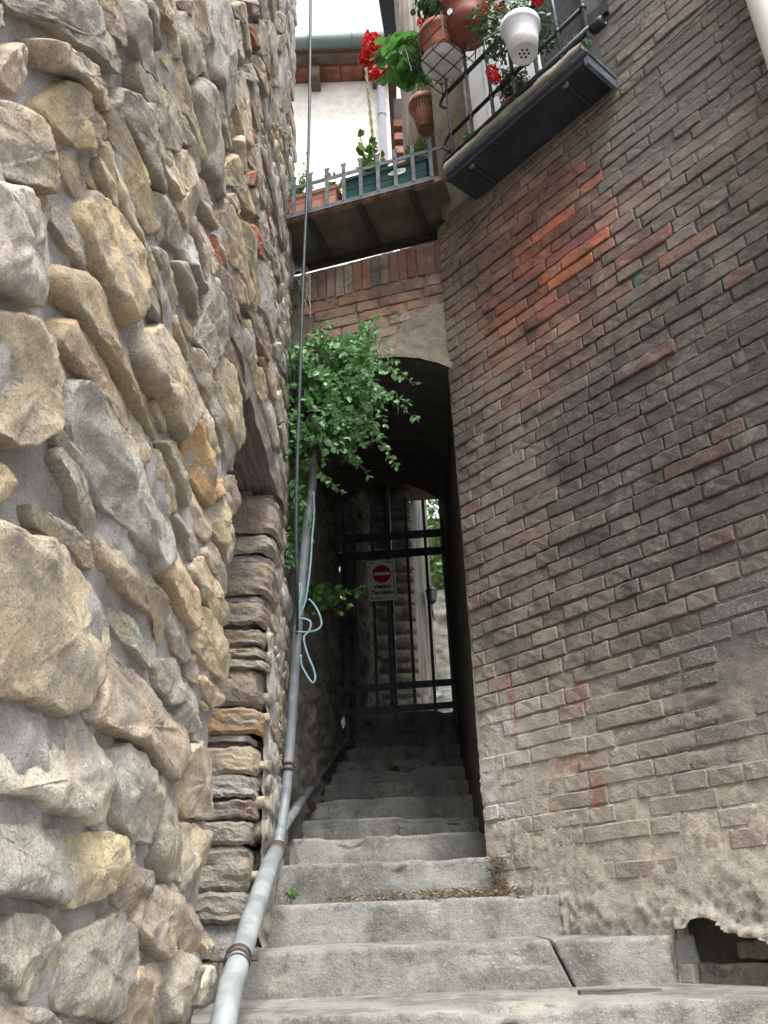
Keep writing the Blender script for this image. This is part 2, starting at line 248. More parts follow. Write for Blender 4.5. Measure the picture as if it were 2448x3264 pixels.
STONES='''
g 0.91,1.36 1.15,1.71 1.3,1.83 1.36,1.81 1.34,1.74 1.28,1.67 1.18,1.6 1.04,1.48 0.96,1.4
g 0.87,1.29 0.91,1.35 0.92,1.32 0.89,1.26
t 0.93,1.27 0.98,1.35 1.01,1.35 1.01,1.31 0.99,1.25 0.95,1.22 0.93,1.22
t 1.01,1.4 1.04,1.43 1.15,1.53 1.32,1.66 1.31,1.59 1.26,1.54 1.14,1.46 1.06,1.39
o 1.1,1.41 1.14,1.45 1.26,1.51 1.33,1.54 1.31,1.48 1.2,1.35 1.15,1.32 1.07,1.3 1.07,1.32
t 0.88,1.11 0.98,1.2 1.08,1.25 1.14,1.27 1.16,1.22 1.13,1.17 1.08,1.13 0.94,1.03
w 0.9,0.96 1.03,1.07 1.1,1.1 1.16,1.1 1.17,1.06 1.16,0.95 1.11,0.92 0.95,0.83
o 1.27,1.27 1.31,1.34 1.39,1.4 1.49,1.45 1.63,1.45 1.66,1.41 1.64,1.32 1.59,1.24 1.47,1.21 1.36,1.21 1.29,1.23
o 1.22,1.07 1.3,1.13 1.39,1.17 1.5,1.19 1.65,1.21 1.76,1.17 1.9,1.16 1.89,1.11 1.8,1.08 1.68,1.09 1.5,1.08 1.37,1.05 1.26,1.04
d 1.15,1.72 1.28,1.9 1.33,1.93 1.35,1.88 1.34,1.82 1.27,1.77 1.21,1.74
g 1.32,1.96 1.38,2.04 1.46,2.08 1.53,2.12 1.57,2.1 1.67,2.14 1.72,2.14 1.67,2.08 1.55,2 1.48,1.93 1.42,1.91 1.36,1.89 1.34,1.93
g 1.38,2.05 1.47,2.17 1.54,2.22 1.59,2.24 1.64,2.24 1.63,2.2 1.57,2.17 1.53,2.15 1.45,2.1
t 1.48,2.2 1.58,2.34 1.64,2.36 1.67,2.36 1.62,2.31 1.54,2.24
t 1.6,2.37 1.71,2.52 1.73,2.49 1.77,2.36 1.74,2.31 1.71,2.37 1.66,2.36
g 1.75,2.52 1.83,2.63 1.87,2.64 1.97,2.67 2.04,2.68 2.07,2.64 1.97,2.55 1.92,2.45 1.81,2.41 1.77,2.41 1.75,2.47
t 1.85,2.73 1.93,2.85 2.03,2.85 2.13,2.84 2.17,2.74 2.07,2.64 2.02,2.68 1.95,2.68 1.87,2.66
d 1.73,2.55 1.85,2.73 1.87,2.66 1.82,2.61
l 2.05,3.02 2.26,3.33 2.37,3.35 2.45,3.23 2.5,3.16 2.52,3.06 2.42,2.84 2.3,2.86 2.17,2.79 2.13,2.86 2.04,2.88
t 2.37,3.37 2.56,3.62 2.69,3.72 2.72,3.56 2.61,3.41 2.46,3.31 2.38,3.32
g 2.36,3.44 2.61,3.82 2.72,3.88 2.85,3.95 2.93,3.89 2.73,3.68 2.61,3.67 2.43,3.48
d 2.68,3.93 3.05,4.48 3.16,4.56 3.04,4.3 2.83,4.04
b 2.75,3.89 2.9,4.05 3.09,4.15 2.95,3.98 2.85,3.94
y 2.85,4.02 3.03,4.25 3.07,4.15 2.93,4.04
d 3.06,4.33 3.25,4.55 3.56,4.68 3.58,4.54 3.33,4.3 3.11,4.14
g 3.48,4.9 3.75,5.22 3.83,5.06 3.71,4.7 3.55,4.74
g 3.69,5.3 4.05,5.78 4.18,5.81 3.96,5.45 3.7,5.17
d 3.81,5.23 4.18,5.77 4.25,5.74 3.98,5.29 3.77,5.06
d 3.93,5.2 4.32,5.71 4.56,5.52 4.5,5.34 4.2,4.99 4.01,4.97
t 3.69,4.82 3.99,5.14 4.01,4.99 3.72,4.65
o 3.76,4.7 4.12,5.1 4.19,5.07 4.03,4.81 3.78,4.6
o 3.83,4.62 3.97,4.79 4.04,4.7 3.89,4.51
g 4.09,4.86 4.32,5.08 4.33,4.93 4.1,4.7
g 4.16,4.74 4.45,5.04 4.52,5.03 4.29,4.72
t 2.93,3.88 3.18,4.2 3.41,4.38 3.55,4.4 3.36,4.12 3.13,4
g 2.68,3.49 2.94,3.84 3.04,3.86 2.96,3.71 2.76,3.53
t 2.51,3.21 2.71,3.48 2.93,3.69 3.01,3.65 3.05,3.58 3.01,3.43 2.89,3.22 2.73,3.11 2.69,3.15 2.54,3.07 2.48,3.1
t 2.64,2.98 2.73,3.11 2.86,3.19 2.94,3.18 2.86,3.03 2.74,2.92 2.7,2.97
g 2.18,2.73 2.3,2.85 2.35,2.8 2.44,2.81 2.57,2.93 2.5,2.79 2.37,2.74 2.27,2.72
g 1.95,2.48 2.07,2.63 2.19,2.7 2.27,2.71 2.35,2.72 2.43,2.7 2.48,2.66 2.46,2.55 2.4,2.45 2.28,2.4 2.15,2.33 2.08,2.38 2,2.4 1.95,2.42
t 1.71,2.25 1.8,2.4 1.86,2.39 1.95,2.41 2.01,2.38 2.07,2.34 2.12,2.31 2.05,2.24 1.99,2.27 1.92,2.28 1.86,2.24 1.78,2.26
d 1.71,2.16 1.78,2.2 1.86,2.23 1.88,2.2 1.94,2.17 1.84,2.09 1.78,2.11
g 1.86,2.22 1.92,2.27 1.99,2.27 2.05,2.24 2.08,2.22 2.03,2.16 1.94,2.15 1.88,2.17
g 1.48,1.99 1.56,2.05 1.66,2.09 1.74,2.12 1.79,2.07 1.83,2.05 1.79,1.99 1.71,1.92 1.63,1.89 1.58,1.9 1.48,1.86 1.44,1.89
t 1.63,1.89 1.73,1.93 1.83,2.03 1.87,2.03 1.9,1.94 1.85,1.87 1.75,1.85 1.68,1.84
t 1.85,2.05 1.94,2.14 2.02,2.15 2.07,2.07 2.07,1.96 1.98,1.91 1.87,1.85 1.82,1.87 1.89,1.96
g 1.35,1.7 1.43,1.77 1.56,1.88 1.59,1.86 1.59,1.82 1.65,1.85 1.71,1.83 1.74,1.78 1.7,1.76 1.62,1.71 1.53,1.7 1.44,1.68 1.37,1.65
o 1.34,1.64 1.43,1.67 1.52,1.69 1.59,1.7 1.64,1.68 1.7,1.68 1.73,1.67 1.71,1.62 1.66,1.57 1.58,1.55 1.49,1.56 1.42,1.59 1.39,1.58
t 1.4,1.56 1.44,1.58 1.51,1.57 1.6,1.56 1.68,1.55 1.76,1.56 1.83,1.55 1.94,1.56 1.98,1.54 2.02,1.46 1.95,1.45 1.88,1.46 1.8,1.49 1.68,1.48 1.58,1.47 1.52,1.46 1.46,1.47 1.41,1.5
t 1.65,1.69 1.73,1.76 1.78,1.77 1.78,1.7 1.81,1.66 1.75,1.64 1.7,1.66
g 1.73,1.81 1.79,1.84 1.88,1.84 1.94,1.82 1.93,1.76 1.84,1.71 1.78,1.74
g 2.05,2.16 2.15,2.25 2.27,2.29 2.3,2.23 2.38,2.25 2.26,2.17 2.14,2.15
t 2.06,2 2.22,2.12 2.31,2.13 2.38,2.1 2.34,2.02 2.25,1.93 2.19,1.94 2.12,1.96 2.07,1.96
o 2.5,2.49 2.65,2.6 2.77,2.64 2.87,2.67 3.05,2.7 3.16,2.63 3.14,2.55 3.06,2.46 2.95,2.45 2.82,2.42 2.65,2.34 2.49,2.33 2.44,2.37
t 2.53,2.57 2.65,2.69 2.77,2.74 2.86,2.76 2.84,2.69 2.69,2.62 2.56,2.55
y 2.48,2.66 2.66,2.91 2.76,2.93 2.96,2.98 3.04,2.94 2.87,2.81 2.64,2.72 2.48,2.57
y 2.84,2.71 2.94,2.79 3.15,2.89 3.13,2.79 3.3,2.79 3.35,2.72 3.3,2.61 3.17,2.59 3.12,2.66 2.97,2.66
g 2.89,3.22 3.17,3.53 3.3,3.5 3.39,3.44 3.4,3.34 3.29,3.29 3.07,3.29 2.95,3.2
b 2.94,3.11 3.05,3.24 3.18,3.27 2.92,3.02
g 2.98,3.04 3.15,3.23 3.32,3.34 3.37,3.29 3.28,3.16 3.08,3.04
b 3.04,3.49 3.17,3.58 3.14,3.52 3,3.38
b 3.14,3.54 3.28,3.6 3.45,3.55 3.67,3.57 3.76,3.56 3.63,3.52 3.42,3.48 3.26,3.51
p 3.2,3.63 3.33,3.76 3.62,3.93 3.8,3.99 3.96,3.97 4.18,3.97 4.26,3.84 4.04,3.74 3.83,3.8 3.51,3.73
b 3.09,2.94 3.19,3.03 3.36,3.09 3.47,3.07 3.31,2.95 3.13,2.86
l 3.19,2.83 3.49,3.05 3.73,3.14 3.91,3.17 4.02,3.11 3.99,2.95 3.77,2.85 3.53,2.78 3.36,2.7 3.3,2.82
y 2.63,2.32 2.77,2.39 2.89,2.44 3,2.48 2.99,2.39 2.86,2.31 2.74,2.3
b 2.32,2.16 2.42,2.24 2.51,2.24 2.58,2.24 2.56,2.16 2.47,2.15 2.37,2.14
t 2.38,2.23 2.49,2.31 2.6,2.34 2.65,2.33 2.62,2.27 2.51,2.24
l 1.93,1.77 2.01,1.89 2.12,1.95 2.21,1.95 2.25,1.92 2.25,1.86 2.1,1.84 1.99,1.75
g 1.9,1.68 1.98,1.75 2.11,1.81 2.21,1.83 2.26,1.81 2.21,1.73 2.09,1.7 2,1.68
t 1.72,1.57 1.79,1.63 1.87,1.66 1.95,1.65 2,1.66 2,1.62 1.96,1.57 1.89,1.56 1.83,1.57 1.75,1.56
g 2.26,1.94 2.34,1.99 2.49,2.04 2.57,1.99 2.55,1.88 2.49,1.78 2.39,1.67 2.28,1.67 2.19,1.64 2.21,1.7 2.29,1.82
d 2.32,2.02 2.45,2.14 2.53,2.17 2.64,2.15 2.76,2.17 2.82,2.14 2.74,2.03 2.59,1.99 2.51,2.06 2.38,2.01
p 2.58,2.23 2.71,2.29 2.84,2.3 2.95,2.3 2.86,2.2 2.72,2.16 2.61,2.18
t 1.69,1.27 1.77,1.35 1.88,1.44 2,1.44 2.08,1.44 2.21,1.46 2.25,1.41 2.17,1.3 2.13,1.25 2.05,1.23 1.94,1.24 1.9,1.24 1.78,1.2 1.68,1.21
w 1.69,1.35 1.73,1.38 1.72,1.31 1.69,1.27 1.68,1.3
t 2.21,1.61 2.28,1.66 2.37,1.66 2.44,1.61 2.43,1.57 2.32,1.56 2.24,1.57
y 2.54,1.84 2.68,1.89 2.87,1.93 3.02,1.94 3.1,1.89 3.06,1.77 2.92,1.66 2.76,1.63 2.63,1.65 2.53,1.71
d 2.58,1.95 2.68,2.01 2.84,2.04 3.03,2.07 3.14,2.05 3.05,1.95 2.83,1.96 2.59,1.9
d 2.99,2.38 3.18,2.52 3.44,2.62 3.67,2.65 3.61,2.54 3.33,2.46 3.13,2.44
t 3.33,2.64 3.51,2.71 3.86,2.83 3.91,2.8 3.67,2.67 3.44,2.63
o 3.5,2.48 3.71,2.68 4.01,2.8 4.11,2.75 3.99,2.55 3.78,2.47 3.62,2.48
y 3.29,2.29 3.48,2.41 3.7,2.49 3.71,2.42 3.58,2.26 3.4,2.24
t 3,2.31 3.16,2.45 3.29,2.45 3.37,2.41 3.26,2.26 3.11,2.25
l 3.95,2.89 4.23,3.1 4.5,3.2 4.57,3.08 4.24,2.94 4.05,2.87
g 3.99,2.58 4.26,2.79 4.42,2.8 4.43,2.69 4.14,2.5
g 3.54,2.24 3.83,2.46 4.05,2.51 4.15,2.43 4.21,2.35 3.94,2.25 3.74,2.24
t 4.15,2.82 4.41,2.95 4.76,2.99 4.89,2.98 4.53,2.85
g 4.15,2.48 4.43,2.68 4.72,2.72 4.67,2.57 4.4,2.46
t 4.72,2.71 5.17,2.89 5.18,2.78 4.85,2.63
d 3.7,3.36 3.96,3.57 4.12,3.58 4.18,3.51 3.89,3.33
g 3.31,3.17 3.57,3.36 3.65,3.35 3.71,3.3 3.47,3.16
t 3.56,3.11 3.8,3.27 4.04,3.34 3.96,3.21 3.69,3.1
b 3.96,3.18 4.11,3.18 4.17,3.13 3.97,3.09
b 3.72,3.56 3.85,3.62 4.01,3.6 3.86,3.53
t 2.22,1.47 2.3,1.53 2.4,1.52 2.52,1.52 2.57,1.51 2.55,1.47 2.45,1.4 2.35,1.42 2.25,1.43
g 2.41,1.64 2.52,1.67 2.65,1.66 2.8,1.67 2.92,1.67 2.96,1.59 2.81,1.53 2.67,1.55 2.51,1.55 2.42,1.55
r 2.22,1.35 2.3,1.4 2.39,1.39 2.46,1.36 2.5,1.34 2.51,1.26 2.5,1.21 2.42,1.2 2.33,1.22 2.22,1.22 2.22,1.3
r 2.5,1.35 2.58,1.4 2.7,1.43 2.72,1.41 2.68,1.35 2.56,1.26 2.52,1.26
y 2.5,1.21 2.58,1.26 2.69,1.37 2.72,1.27 2.72,1.22 2.74,1.16 2.66,1.16 2.57,1.17
d 2.71,1.4 2.84,1.5 2.94,1.49 2.97,1.45 2.91,1.37 2.73,1.3
t 2.72,1.26 2.83,1.34 2.94,1.35 2.96,1.28 2.93,1.2 2.87,1.16 2.76,1.17
g 2.46,1.44 2.56,1.49 2.66,1.49 2.72,1.43 2.62,1.42 2.49,1.4
y 1.83,1.04 1.89,1.08 1.98,1.1 2.07,1.1 2.15,1.1 2.16,1.06 2.14,1.03 2.06,0.98 1.99,0.98 1.89,0.99 1.82,1
g 1.93,1.12 2,1.16 2.11,1.22 2.21,1.2 2.25,1.18 2.25,1.13 2.22,1.08 2.12,1.09 2.01,1.11
t 1.68,1.03 1.71,1.07 1.76,1.08 1.82,1.08 1.81,1.04 1.81,1 1.79,0.97 1.74,0.97 1.68,0.99
l 1.35,0.92 1.44,0.95 1.58,0.97 1.74,0.99 1.91,1 2.04,0.97 2.07,0.95 2.04,0.85 1.96,0.77 1.83,0.78 1.69,0.78 1.54,0.76 1.49,0.78 1.41,0.8 1.37,0.85
t 1.58,0.75 1.63,0.78 1.8,0.79 1.98,0.76 2.13,0.74 2.13,0.67 2.07,0.64 1.99,0.68 1.73,0.65 1.61,0.65 1.57,0.7
o 2.05,0.81 2.13,0.94 2.22,0.93 2.37,0.88 2.46,0.82 2.36,0.76 2.24,0.77 2.15,0.79 2.08,0.8
y 2.34,0.94 2.45,1.02 2.61,1.01 2.74,0.99 2.91,0.98 2.87,0.94 2.75,0.88 2.65,0.9 2.49,0.9 2.37,0.91
g 2.12,1 2.2,1.06 2.29,1.07 2.41,1.05 2.45,1.03 2.44,1 2.35,0.96 2.27,0.99 2.15,0.99
t 2.28,1.13 2.36,1.19 2.46,1.18 2.56,1.18 2.55,1.14 2.48,1.08 2.39,1.07 2.26,1.08
g 2.46,1.03 2.54,1.11 2.65,1.13 2.73,1.12 2.85,1.13 2.91,1.09 2.92,1.07 2.84,1.02 2.74,1.01 2.64,1.03 2.55,1.01
y 2.36,0.76 2.46,0.85 2.63,0.9 2.77,0.88 2.88,0.83 2.91,0.78 2.84,0.73 2.71,0.72 2.61,0.72 2.51,0.73 2.43,0.73
g 2.13,0.74 2.19,0.75 2.3,0.75 2.43,0.72 2.41,0.69 2.35,0.66 2.26,0.66 2.15,0.69
t 1.12,0.52 1.24,0.56 1.37,0.59 1.52,0.59 1.7,0.59 1.69,0.57 1.66,0.49 1.63,0.44 1.53,0.35 1.47,0.34 1.39,0.34 1.2,0.31
t 1.02,0.82 1.1,0.87 1.19,0.9 1.27,0.91 1.31,0.91 1.32,0.88 1.29,0.81 1.26,0.77 1.21,0.71 1.17,0.69 1.07,0.67
o 1.1,0.62 1.18,0.65 1.2,0.64 1.19,0.61 1.12,0.56
o 1.27,0.99 1.31,1.03 1.37,1.05 1.5,1.06 1.64,1.08 1.68,1.06 1.67,1.02 1.61,0.98 1.53,0.97 1.36,0.96 1.27,0.95
g 1.35,0.78 1.4,0.77 1.5,0.78 1.55,0.73 1.56,0.68 1.49,0.69 1.42,0.71 1.34,0.75
t 1.3,0.64 1.44,0.66 1.54,0.67 1.57,0.64 1.52,0.62 1.42,0.62 1.31,0.61
l 1.72,0.6 1.82,0.62 1.96,0.62 2.03,0.6 2.02,0.56 1.93,0.56 1.81,0.56 1.74,0.57
t 1.7,0.49 1.77,0.51 1.94,0.5 2.18,0.49 2.39,0.47 2.41,0.44 2.32,0.35 2.26,0.34 2.12,0.34 1.99,0.37 1.77,0.36 1.64,0.35 1.63,0.36 1.68,0.41
w 1.22,0.28 1.36,0.31 1.55,0.33 1.64,0.33 1.74,0.29 1.76,0.25 1.72,0.18 1.65,0.18 1.57,0.18 1.51,0.18 1.45,0.19 1.37,0.19 1.26,0.18
g 2.05,0.58 2.25,0.64 2.3,0.6 2.33,0.56 2.33,0.54 2.2,0.51 2.09,0.53
l 2.31,0.58 2.44,0.62 2.55,0.61 2.59,0.58 2.59,0.54 2.46,0.49 2.37,0.48 2.29,0.49 2.33,0.53
o 2.57,0.68 2.68,0.72 2.83,0.7 2.89,0.69 2.86,0.66 2.74,0.62 2.63,0.64 2.54,0.66
t 2.42,0.44 2.6,0.48 2.72,0.45 2.8,0.41 2.78,0.36 2.73,0.3 2.62,0.28 2.45,0.27 2.34,0.31 2.28,0.33 2.37,0.37
t 2.36,0.23 2.54,0.25 2.69,0.24 2.74,0.2 2.72,0.16 2.55,0.11 2.48,0.07 2.39,0.08 2.34,0.11 2.37,0.17
l 1.74,0.31 1.88,0.35 2,0.34 2.15,0.3 2.19,0.23 2.17,0.19 1.96,0.17 1.87,0.2 1.81,0.26
g 2.14,0.32 2.25,0.33 2.35,0.3 2.36,0.2 2.37,0.11 2.26,0.1 2.18,0.14 2.17,0.22
l 1.27,0.13 1.46,0.15 1.57,0.15 1.61,0.08 1.6,0.04 1.56,0.04 1.47,0.05 1.3,0.05
y 1.6,0.14 1.68,0.16 1.9,0.17 1.92,0.13 1.9,0.08 1.76,0.05 1.67,0.04 1.62,0.04 1.62,0.09
d 1.91,0.1 1.98,0.12 2.12,0.11 2.15,0.08 2.1,0.05 1.98,0.03 1.9,0.04 1.88,0.07
t 2.08,0.07 2.18,0.08 2.35,0.09 2.42,0.05 2.42,-0 2.36,-0.06 2.28,-0.07 2.11,-0.03 2.04,-0
t 2.42,0.05 2.57,0.05 2.72,-0.01 2.69,-0.06 2.53,-0.07 2.44,-0.01
w 1.36,-0 1.43,0.02 1.5,0.02 1.57,-0 1.61,-0.03 1.62,-0.06 1.59,-0.08 1.48,-0.09 1.39,-0.07
g 1.61,-0.06 1.7,-0.01 1.88,0.02 2,-0 2.05,-0.04 2.05,-0.1 1.96,-0.15 1.9,-0.16 1.71,-0.13 1.63,-0.11
t 2.07,-0.08 2.23,-0.08 2.29,-0.11 2.29,-0.16 2.35,-0.21 2.02,-0.18 2.05,-0.13
w 2.76,-0.16 2.87,-0.11 2.97,-0.15 2.95,-0.19 2.82,-0.21 2.72,-0.2
y 2.83,-0.05 2.94,-0.04 2.98,-0.08 2.87,-0.08
g 1.36,-0.09 1.55,-0.11 1.65,-0.14 1.65,-0.17 1.38,-0.14
g 2.34,-0.05 2.54,-0.07 2.73,-0.12 2.69,-0.18 2.54,-0.22 2.38,-0.2 2.33,-0.13
'''
# ------------------------------------------------------------------ frames of the place (metres; eye at the origin)
RP=V3(.44,4.5,0); RE=V3(.659,-.752,0); RN=V3(.752,.659,0)          # brick wall: corner, direction towards the street, inward normal
def RW(u,v,off=0.): return RP+RE*u+V3(0,0,v)-RN*off
AP=V3(.47,4.5,0); AE=V3(-.95807,.28653,0); AN=V3(.28653,.95807,0)   # archway: right end, direction to the left, inward normal
def AW(s,off,z): return AP+AE*s+AN*off+V3(0,0,z)
STONE=m_stone(); MORT=m_mortar('grey_mortar',(.37,.352,.345),(.54,.515,.485),1.5)
PAL=dict(g=(.46,.415,.345),t=(.58,.485,.355),o=(.585,.455,.295),y=(.60,.50,.325),w=(.74,.68,.56),b=(.46,.15,.075),d=(.32,.26,.20),r=(.52,.33,.15),l=(.50,.49,.46),p=(.31,.21,.185))

# ------------------------------------------------------------------ ground
v=[(-40,-40,-1.55),(40,-40,-1.55),(40,2.1,-1.55),(-40,2.1,-1.55)]
gr=obj('ground',mesh('ground',v,[(0,1,2,3)]),m_mortar('street_paving',(.20,.19,.18),(.28,.27,.25)),kind='structure')
terr=MB().bx(-40,40,13.2,60,-1.6,6.0); obj('terrain',mesh('terrain',terr.v,terr.f),m_mortar('hillside_earth',(.14,.15,.09),(.2,.2,.12)),kind='structure')

# ------------------------------------------------------------------ left stone wall
SW=thing('stone_wall','tall rough fieldstone wall with a blind doorway niche on the left of the stairs','wall')
WX=-.60
def inside(poly,Y,Z):
    r=np.zeros(Y.shape,bool); n=len(poly); j=n-1
    for i in range(n):
        yi,zi=poly[i]; yj,zj=poly[j]
        c=((zi>Z)!=(zj>Z))&(Y<(yj-yi)*(Z-zi)/(zj-zi+1e-12)+yi); r^=c; j=i
    return r
Y0,Y1,Z0,Z1,DR=-1.2,4.86,-1.6,8.0,.02
gy=np.arange(Y0,Y1+1e-6,DR); gz=np.arange(Z0,Z1+1e-6,DR); GY,GZ=np.meshgrid(gy,gz,indexing='ij')
occ=np.zeros(GY.shape)
NY0,NY1,NZ=2.86,3.95,2.04                                   # the niche
polys=[]
for ln in STONES.strip().split('\n'):
    q=ln.split(); polys.append((q[0],np.array([[float(a) for a in s.split(',')] for s in q[1:]])))
def stamp(poly,mg=0.):
    c=poly.mean(0); p2=c+(poly-c)*(1+mg); lo=p2.min(0)-.05; hi=p2.max(0)+.05
    a,b=np.searchsorted(gy,lo[0]),np.searchsorted(gy,hi[0]); c_,d_=np.searchsorted(gz,lo[1]),np.searchsorted(gz,hi[1])
    return (slice(a,b),slice(c_,d_)),inside(p2,GY[a:b,c_:d_],GZ[a:b,c_:d_])
for c,p in polys:
    sl_,mk=stamp(p); occ[sl_]=np.maximum(occ[sl_],mk)
blocked=occ.copy(); blocked[(GY>NY0-.12)&(GY<NY1+.12)&(GZ<NZ+.22)]=1
fill=[]
for it in range(9000):
    big=it<2500
    cy=random.uniform(.2,4.8); cz=random.uniform(-.9,7.6)
    if it>5500: cy=random.uniform(3.9,4.8)
    L_=random.uniform(.14,.34) if big else random.uniform(.06,.17); H_=L_*random.uniform(.32,.6)
    if cy>3.9: L_=random.uniform(.12,.32) if it<7500 else random.uniform(.06,.14); H_=L_*random.uniform(.35,.65)
    k=9; an=np.linspace(0,2*math.pi,k,endpoint=False); e=.62
    px=np.sign(np.cos(an))*np.abs(np.cos(an))**e*L_/2*RNG.uniform(.85,1.1,k); pz=np.sign(np.sin(an))*np.abs(np.sin(an))**e*H_/2*RNG.uniform(.85,1.1,k)
    t=random.uniform(-.12,.12); poly=np.stack([cy+px*math.cos(t)-pz*math.sin(t),cz+px*math.sin(t)+pz*math.cos(t)],1)
    s_,mk=stamp(poly,.16)
    if mk.size==0 or (blocked[s_]*mk).sum()>0.10*max(1,mk.sum()): continue
    blocked[s_]=np.maximum(blocked[s_],mk); s_,mk=stamp(poly); occ[s_]=np.maximum(occ[s_],mk)
    fill.append((random.choice('ggttttoodlyg'),poly))
def ring(poly,n):
    q=np.vstack([poly,poly[:1]]); d=np.r_[0,np.cumsum(np.linalg.norm(np.diff(q,axis=0),axis=1))]
    t=np.linspace(0,d[-1],n,endpoint=False); r=np.stack([np.interp(t,d,q[:,0]),np.interp(t,d,q[:,1])],1)
    r=(np.roll(r,1,0)+2.5*r+np.roll(r,-1,0))/4.5
    return r
PROF=[(1.04,-.10),(1.09,-.02),(1.10,.0),(1.095,.22),(1.08,.44),(1.055,.66),(1.02,.82),(.96,.94),(.86,1.02),(.74,1.05),(.58,1.06),(.40,1.07),(.20,1.07)]
def stone_mesh(poly,p,seed,n=30):
    c=poly.mean(0); r=ring(poly,n); vs_=[]; size=np.ptp(poly,axis=0)
    cuts=[(random.uniform(.62,1.02),random.uniform(-.55,.55),random.uniform(-.65,.45)) for _ in range(4)]; cuts.append((random.uniform(.85,1.0),random.uniform(-.12,.12),random.uniform(-.15,.1)))
    for s,h in PROF:
        q=c+(r-c)*s; hh=h*p if h>0 else h
        if h>0:
            hh=h*p*np.ones(n)
            for a0,a1,a2 in cuts: hh=np.minimum(hh,p*np.maximum(.15,a0+.12+a1*(q[:,0]-c[0])/(size[0]/2)+a2*(q[:,1]-c[1])/(size[1]/2)))
        vs_.append(np.stack([WX+.012+np.broadcast_to(hh,(n,)),q[:,0],q[:,1]],1))
    vs_=np.vstack(vs_); cp=vs_[-n:].mean(0)[None]; vs_=np.vstack([vs_,cp])
    ns=len(vs_); off=seed*3.7
    amp=np.r_[np.repeat([.0,.4,.9]+[1]*(len(PROF)-3),n),1]
    d=fbm(vs_*np.array([1,9,13])+off,3); d2=fbm(vs_*np.array([1,28,34])+off,3)
    d3=fbm(vs_*np.array([1,70,80])+off,2); rg=1-2.2*np.abs(fbm(vs_*np.array([1,10,15])+off+21,3)); lg=fbm(vs_*np.array([1,16,30])+off+33,2); lg=np.round(lg*4)/4; vs_[:,0]+=amp*(d*.20*p+d2*.11*p+d3*.0035+.10*p*(rg-.5)+.045*p*lg)
    rad=(vs_[:,1:]-c); vs_[:,1:]+=rad*(amp*(.10*fbm(vs_*np.array([1,16,20])+off+9,3)+.04*fbm(vs_*np.array([1,60,70])+off,2)))[:,None]
    f=[]
    k=len(PROF)
    for i in range(k-1):
        for j in range(n): f.append((i*n+j,(i+1)*n+j,(i+1)*n+(j+1)%n,i*n+(j+1)%n))
    for j in range(n): f.append(((k-1)*n+j,ns-1,(k-1)*n+(j+1)%n))
    return vs_,f
def prot(poly):
    s=np.ptp(poly,axis=0); y=poly[:,0].mean(); b=min(s[1],s[0]*.8)
    return float(np.clip(.018+.20*b,.028,.062))*(1.-.45*sstep(2.4,4.0,y))
allst=[(c,p,True) for c,p in polys]+[(c,p,False) for c,p in fill]
def vis(q):                                                  # apparent size seen from the stairs' foot
    a=np.ptp(q[1],axis=0); y=max(.9,q[1][:,0].mean()); return a[0]*a[1]/y**3
order=sorted(range(len(allst)),key=lambda i:(not allst[i][2],-vis(allst[i])))
rest=MB(); restc=[]
for k,i in enumerate(order):
    c,p,_=allst[i]; col=np.array(PAL[c])*random.uniform(.85,1.12)*np.array([1,random.uniform(.97,1.02),random.uniform(.93,1.05)])
    n=58 if k<150 else (34 if k<230 else 20)
    vv,ff=stone_mesh(p,prot(p),i,n)
    if k<295: obj('stone',mesh('stone',vv,ff,True),STONE,SW,color=col)
    else:
        rest.add(vv,ff); restc+= [col]*len(vv)
def colattr(me,cols):
    a=me.color_attributes.new('Col','FLOAT_COLOR','POINT'); a.data.foreach_set('color',np.c_[np.array(cols),np.ones(len(cols))].ravel())
if restc:
    me=mesh('small_stones',rest.v,rest.f,True); colattr(me,restc); obj('small_stones',me,m_stone('small_fieldstone','v'),SW,kind='stuff')
# mortar: smeared up against the stones
bl=occ.copy()
for _ in range(2):
    for ax in (0,1): bl=(np.roll(bl,1,ax)+bl+np.roll(bl,-1,ax))/3
bw=bl.copy()
for _ in range(6):
    for ax in (0,1): bw=(np.roll(bw,1,ax)+bw+np.roll(bw,-1,ax))/3
pp=np.stack([np.zeros_like(GY),GY,GZ],-1)
X=WX-.004+.020*bl+.020*bw+.016*fbm(pp*5.,3)+.011*fbm(pp*15,3)+.008*fbm(pp*36,2)
cy_=(gy[:-1]+gy[1:])/2; cz_=(gz[:-1]+gz[1:])/2
hole=((cy_[:,None]>NY0)&(cy_[:,None]<NY1+.13)&(cz_[None,:]<NZ))
vv=np.stack([X.ravel(),GY.ravel(),GZ.ravel()],1)
obj('mortar',mesh('mortar',vv,grid(len(gy)-1,len(gz)-1,~hole)[:,::-1],True),MORT,SW)
core=MB().bx(-1.6,-1.1,Y0,Y1,Z0,Z1)                          # masonry behind the niche
core.bx(-1.1,-.68,Y0,NY0-.03,Z0,Z1).bx(-1.1,-.68,NY1+.06,Y1,Z0,Z1).bx(-1.1,-.68,NY0-.03,NY1+.06,NZ+.01,Z1)
core.build('wall_core',m_mortar('old_lime_mortar',(.22,.20,.17),(.30,.27,.23)),SW)
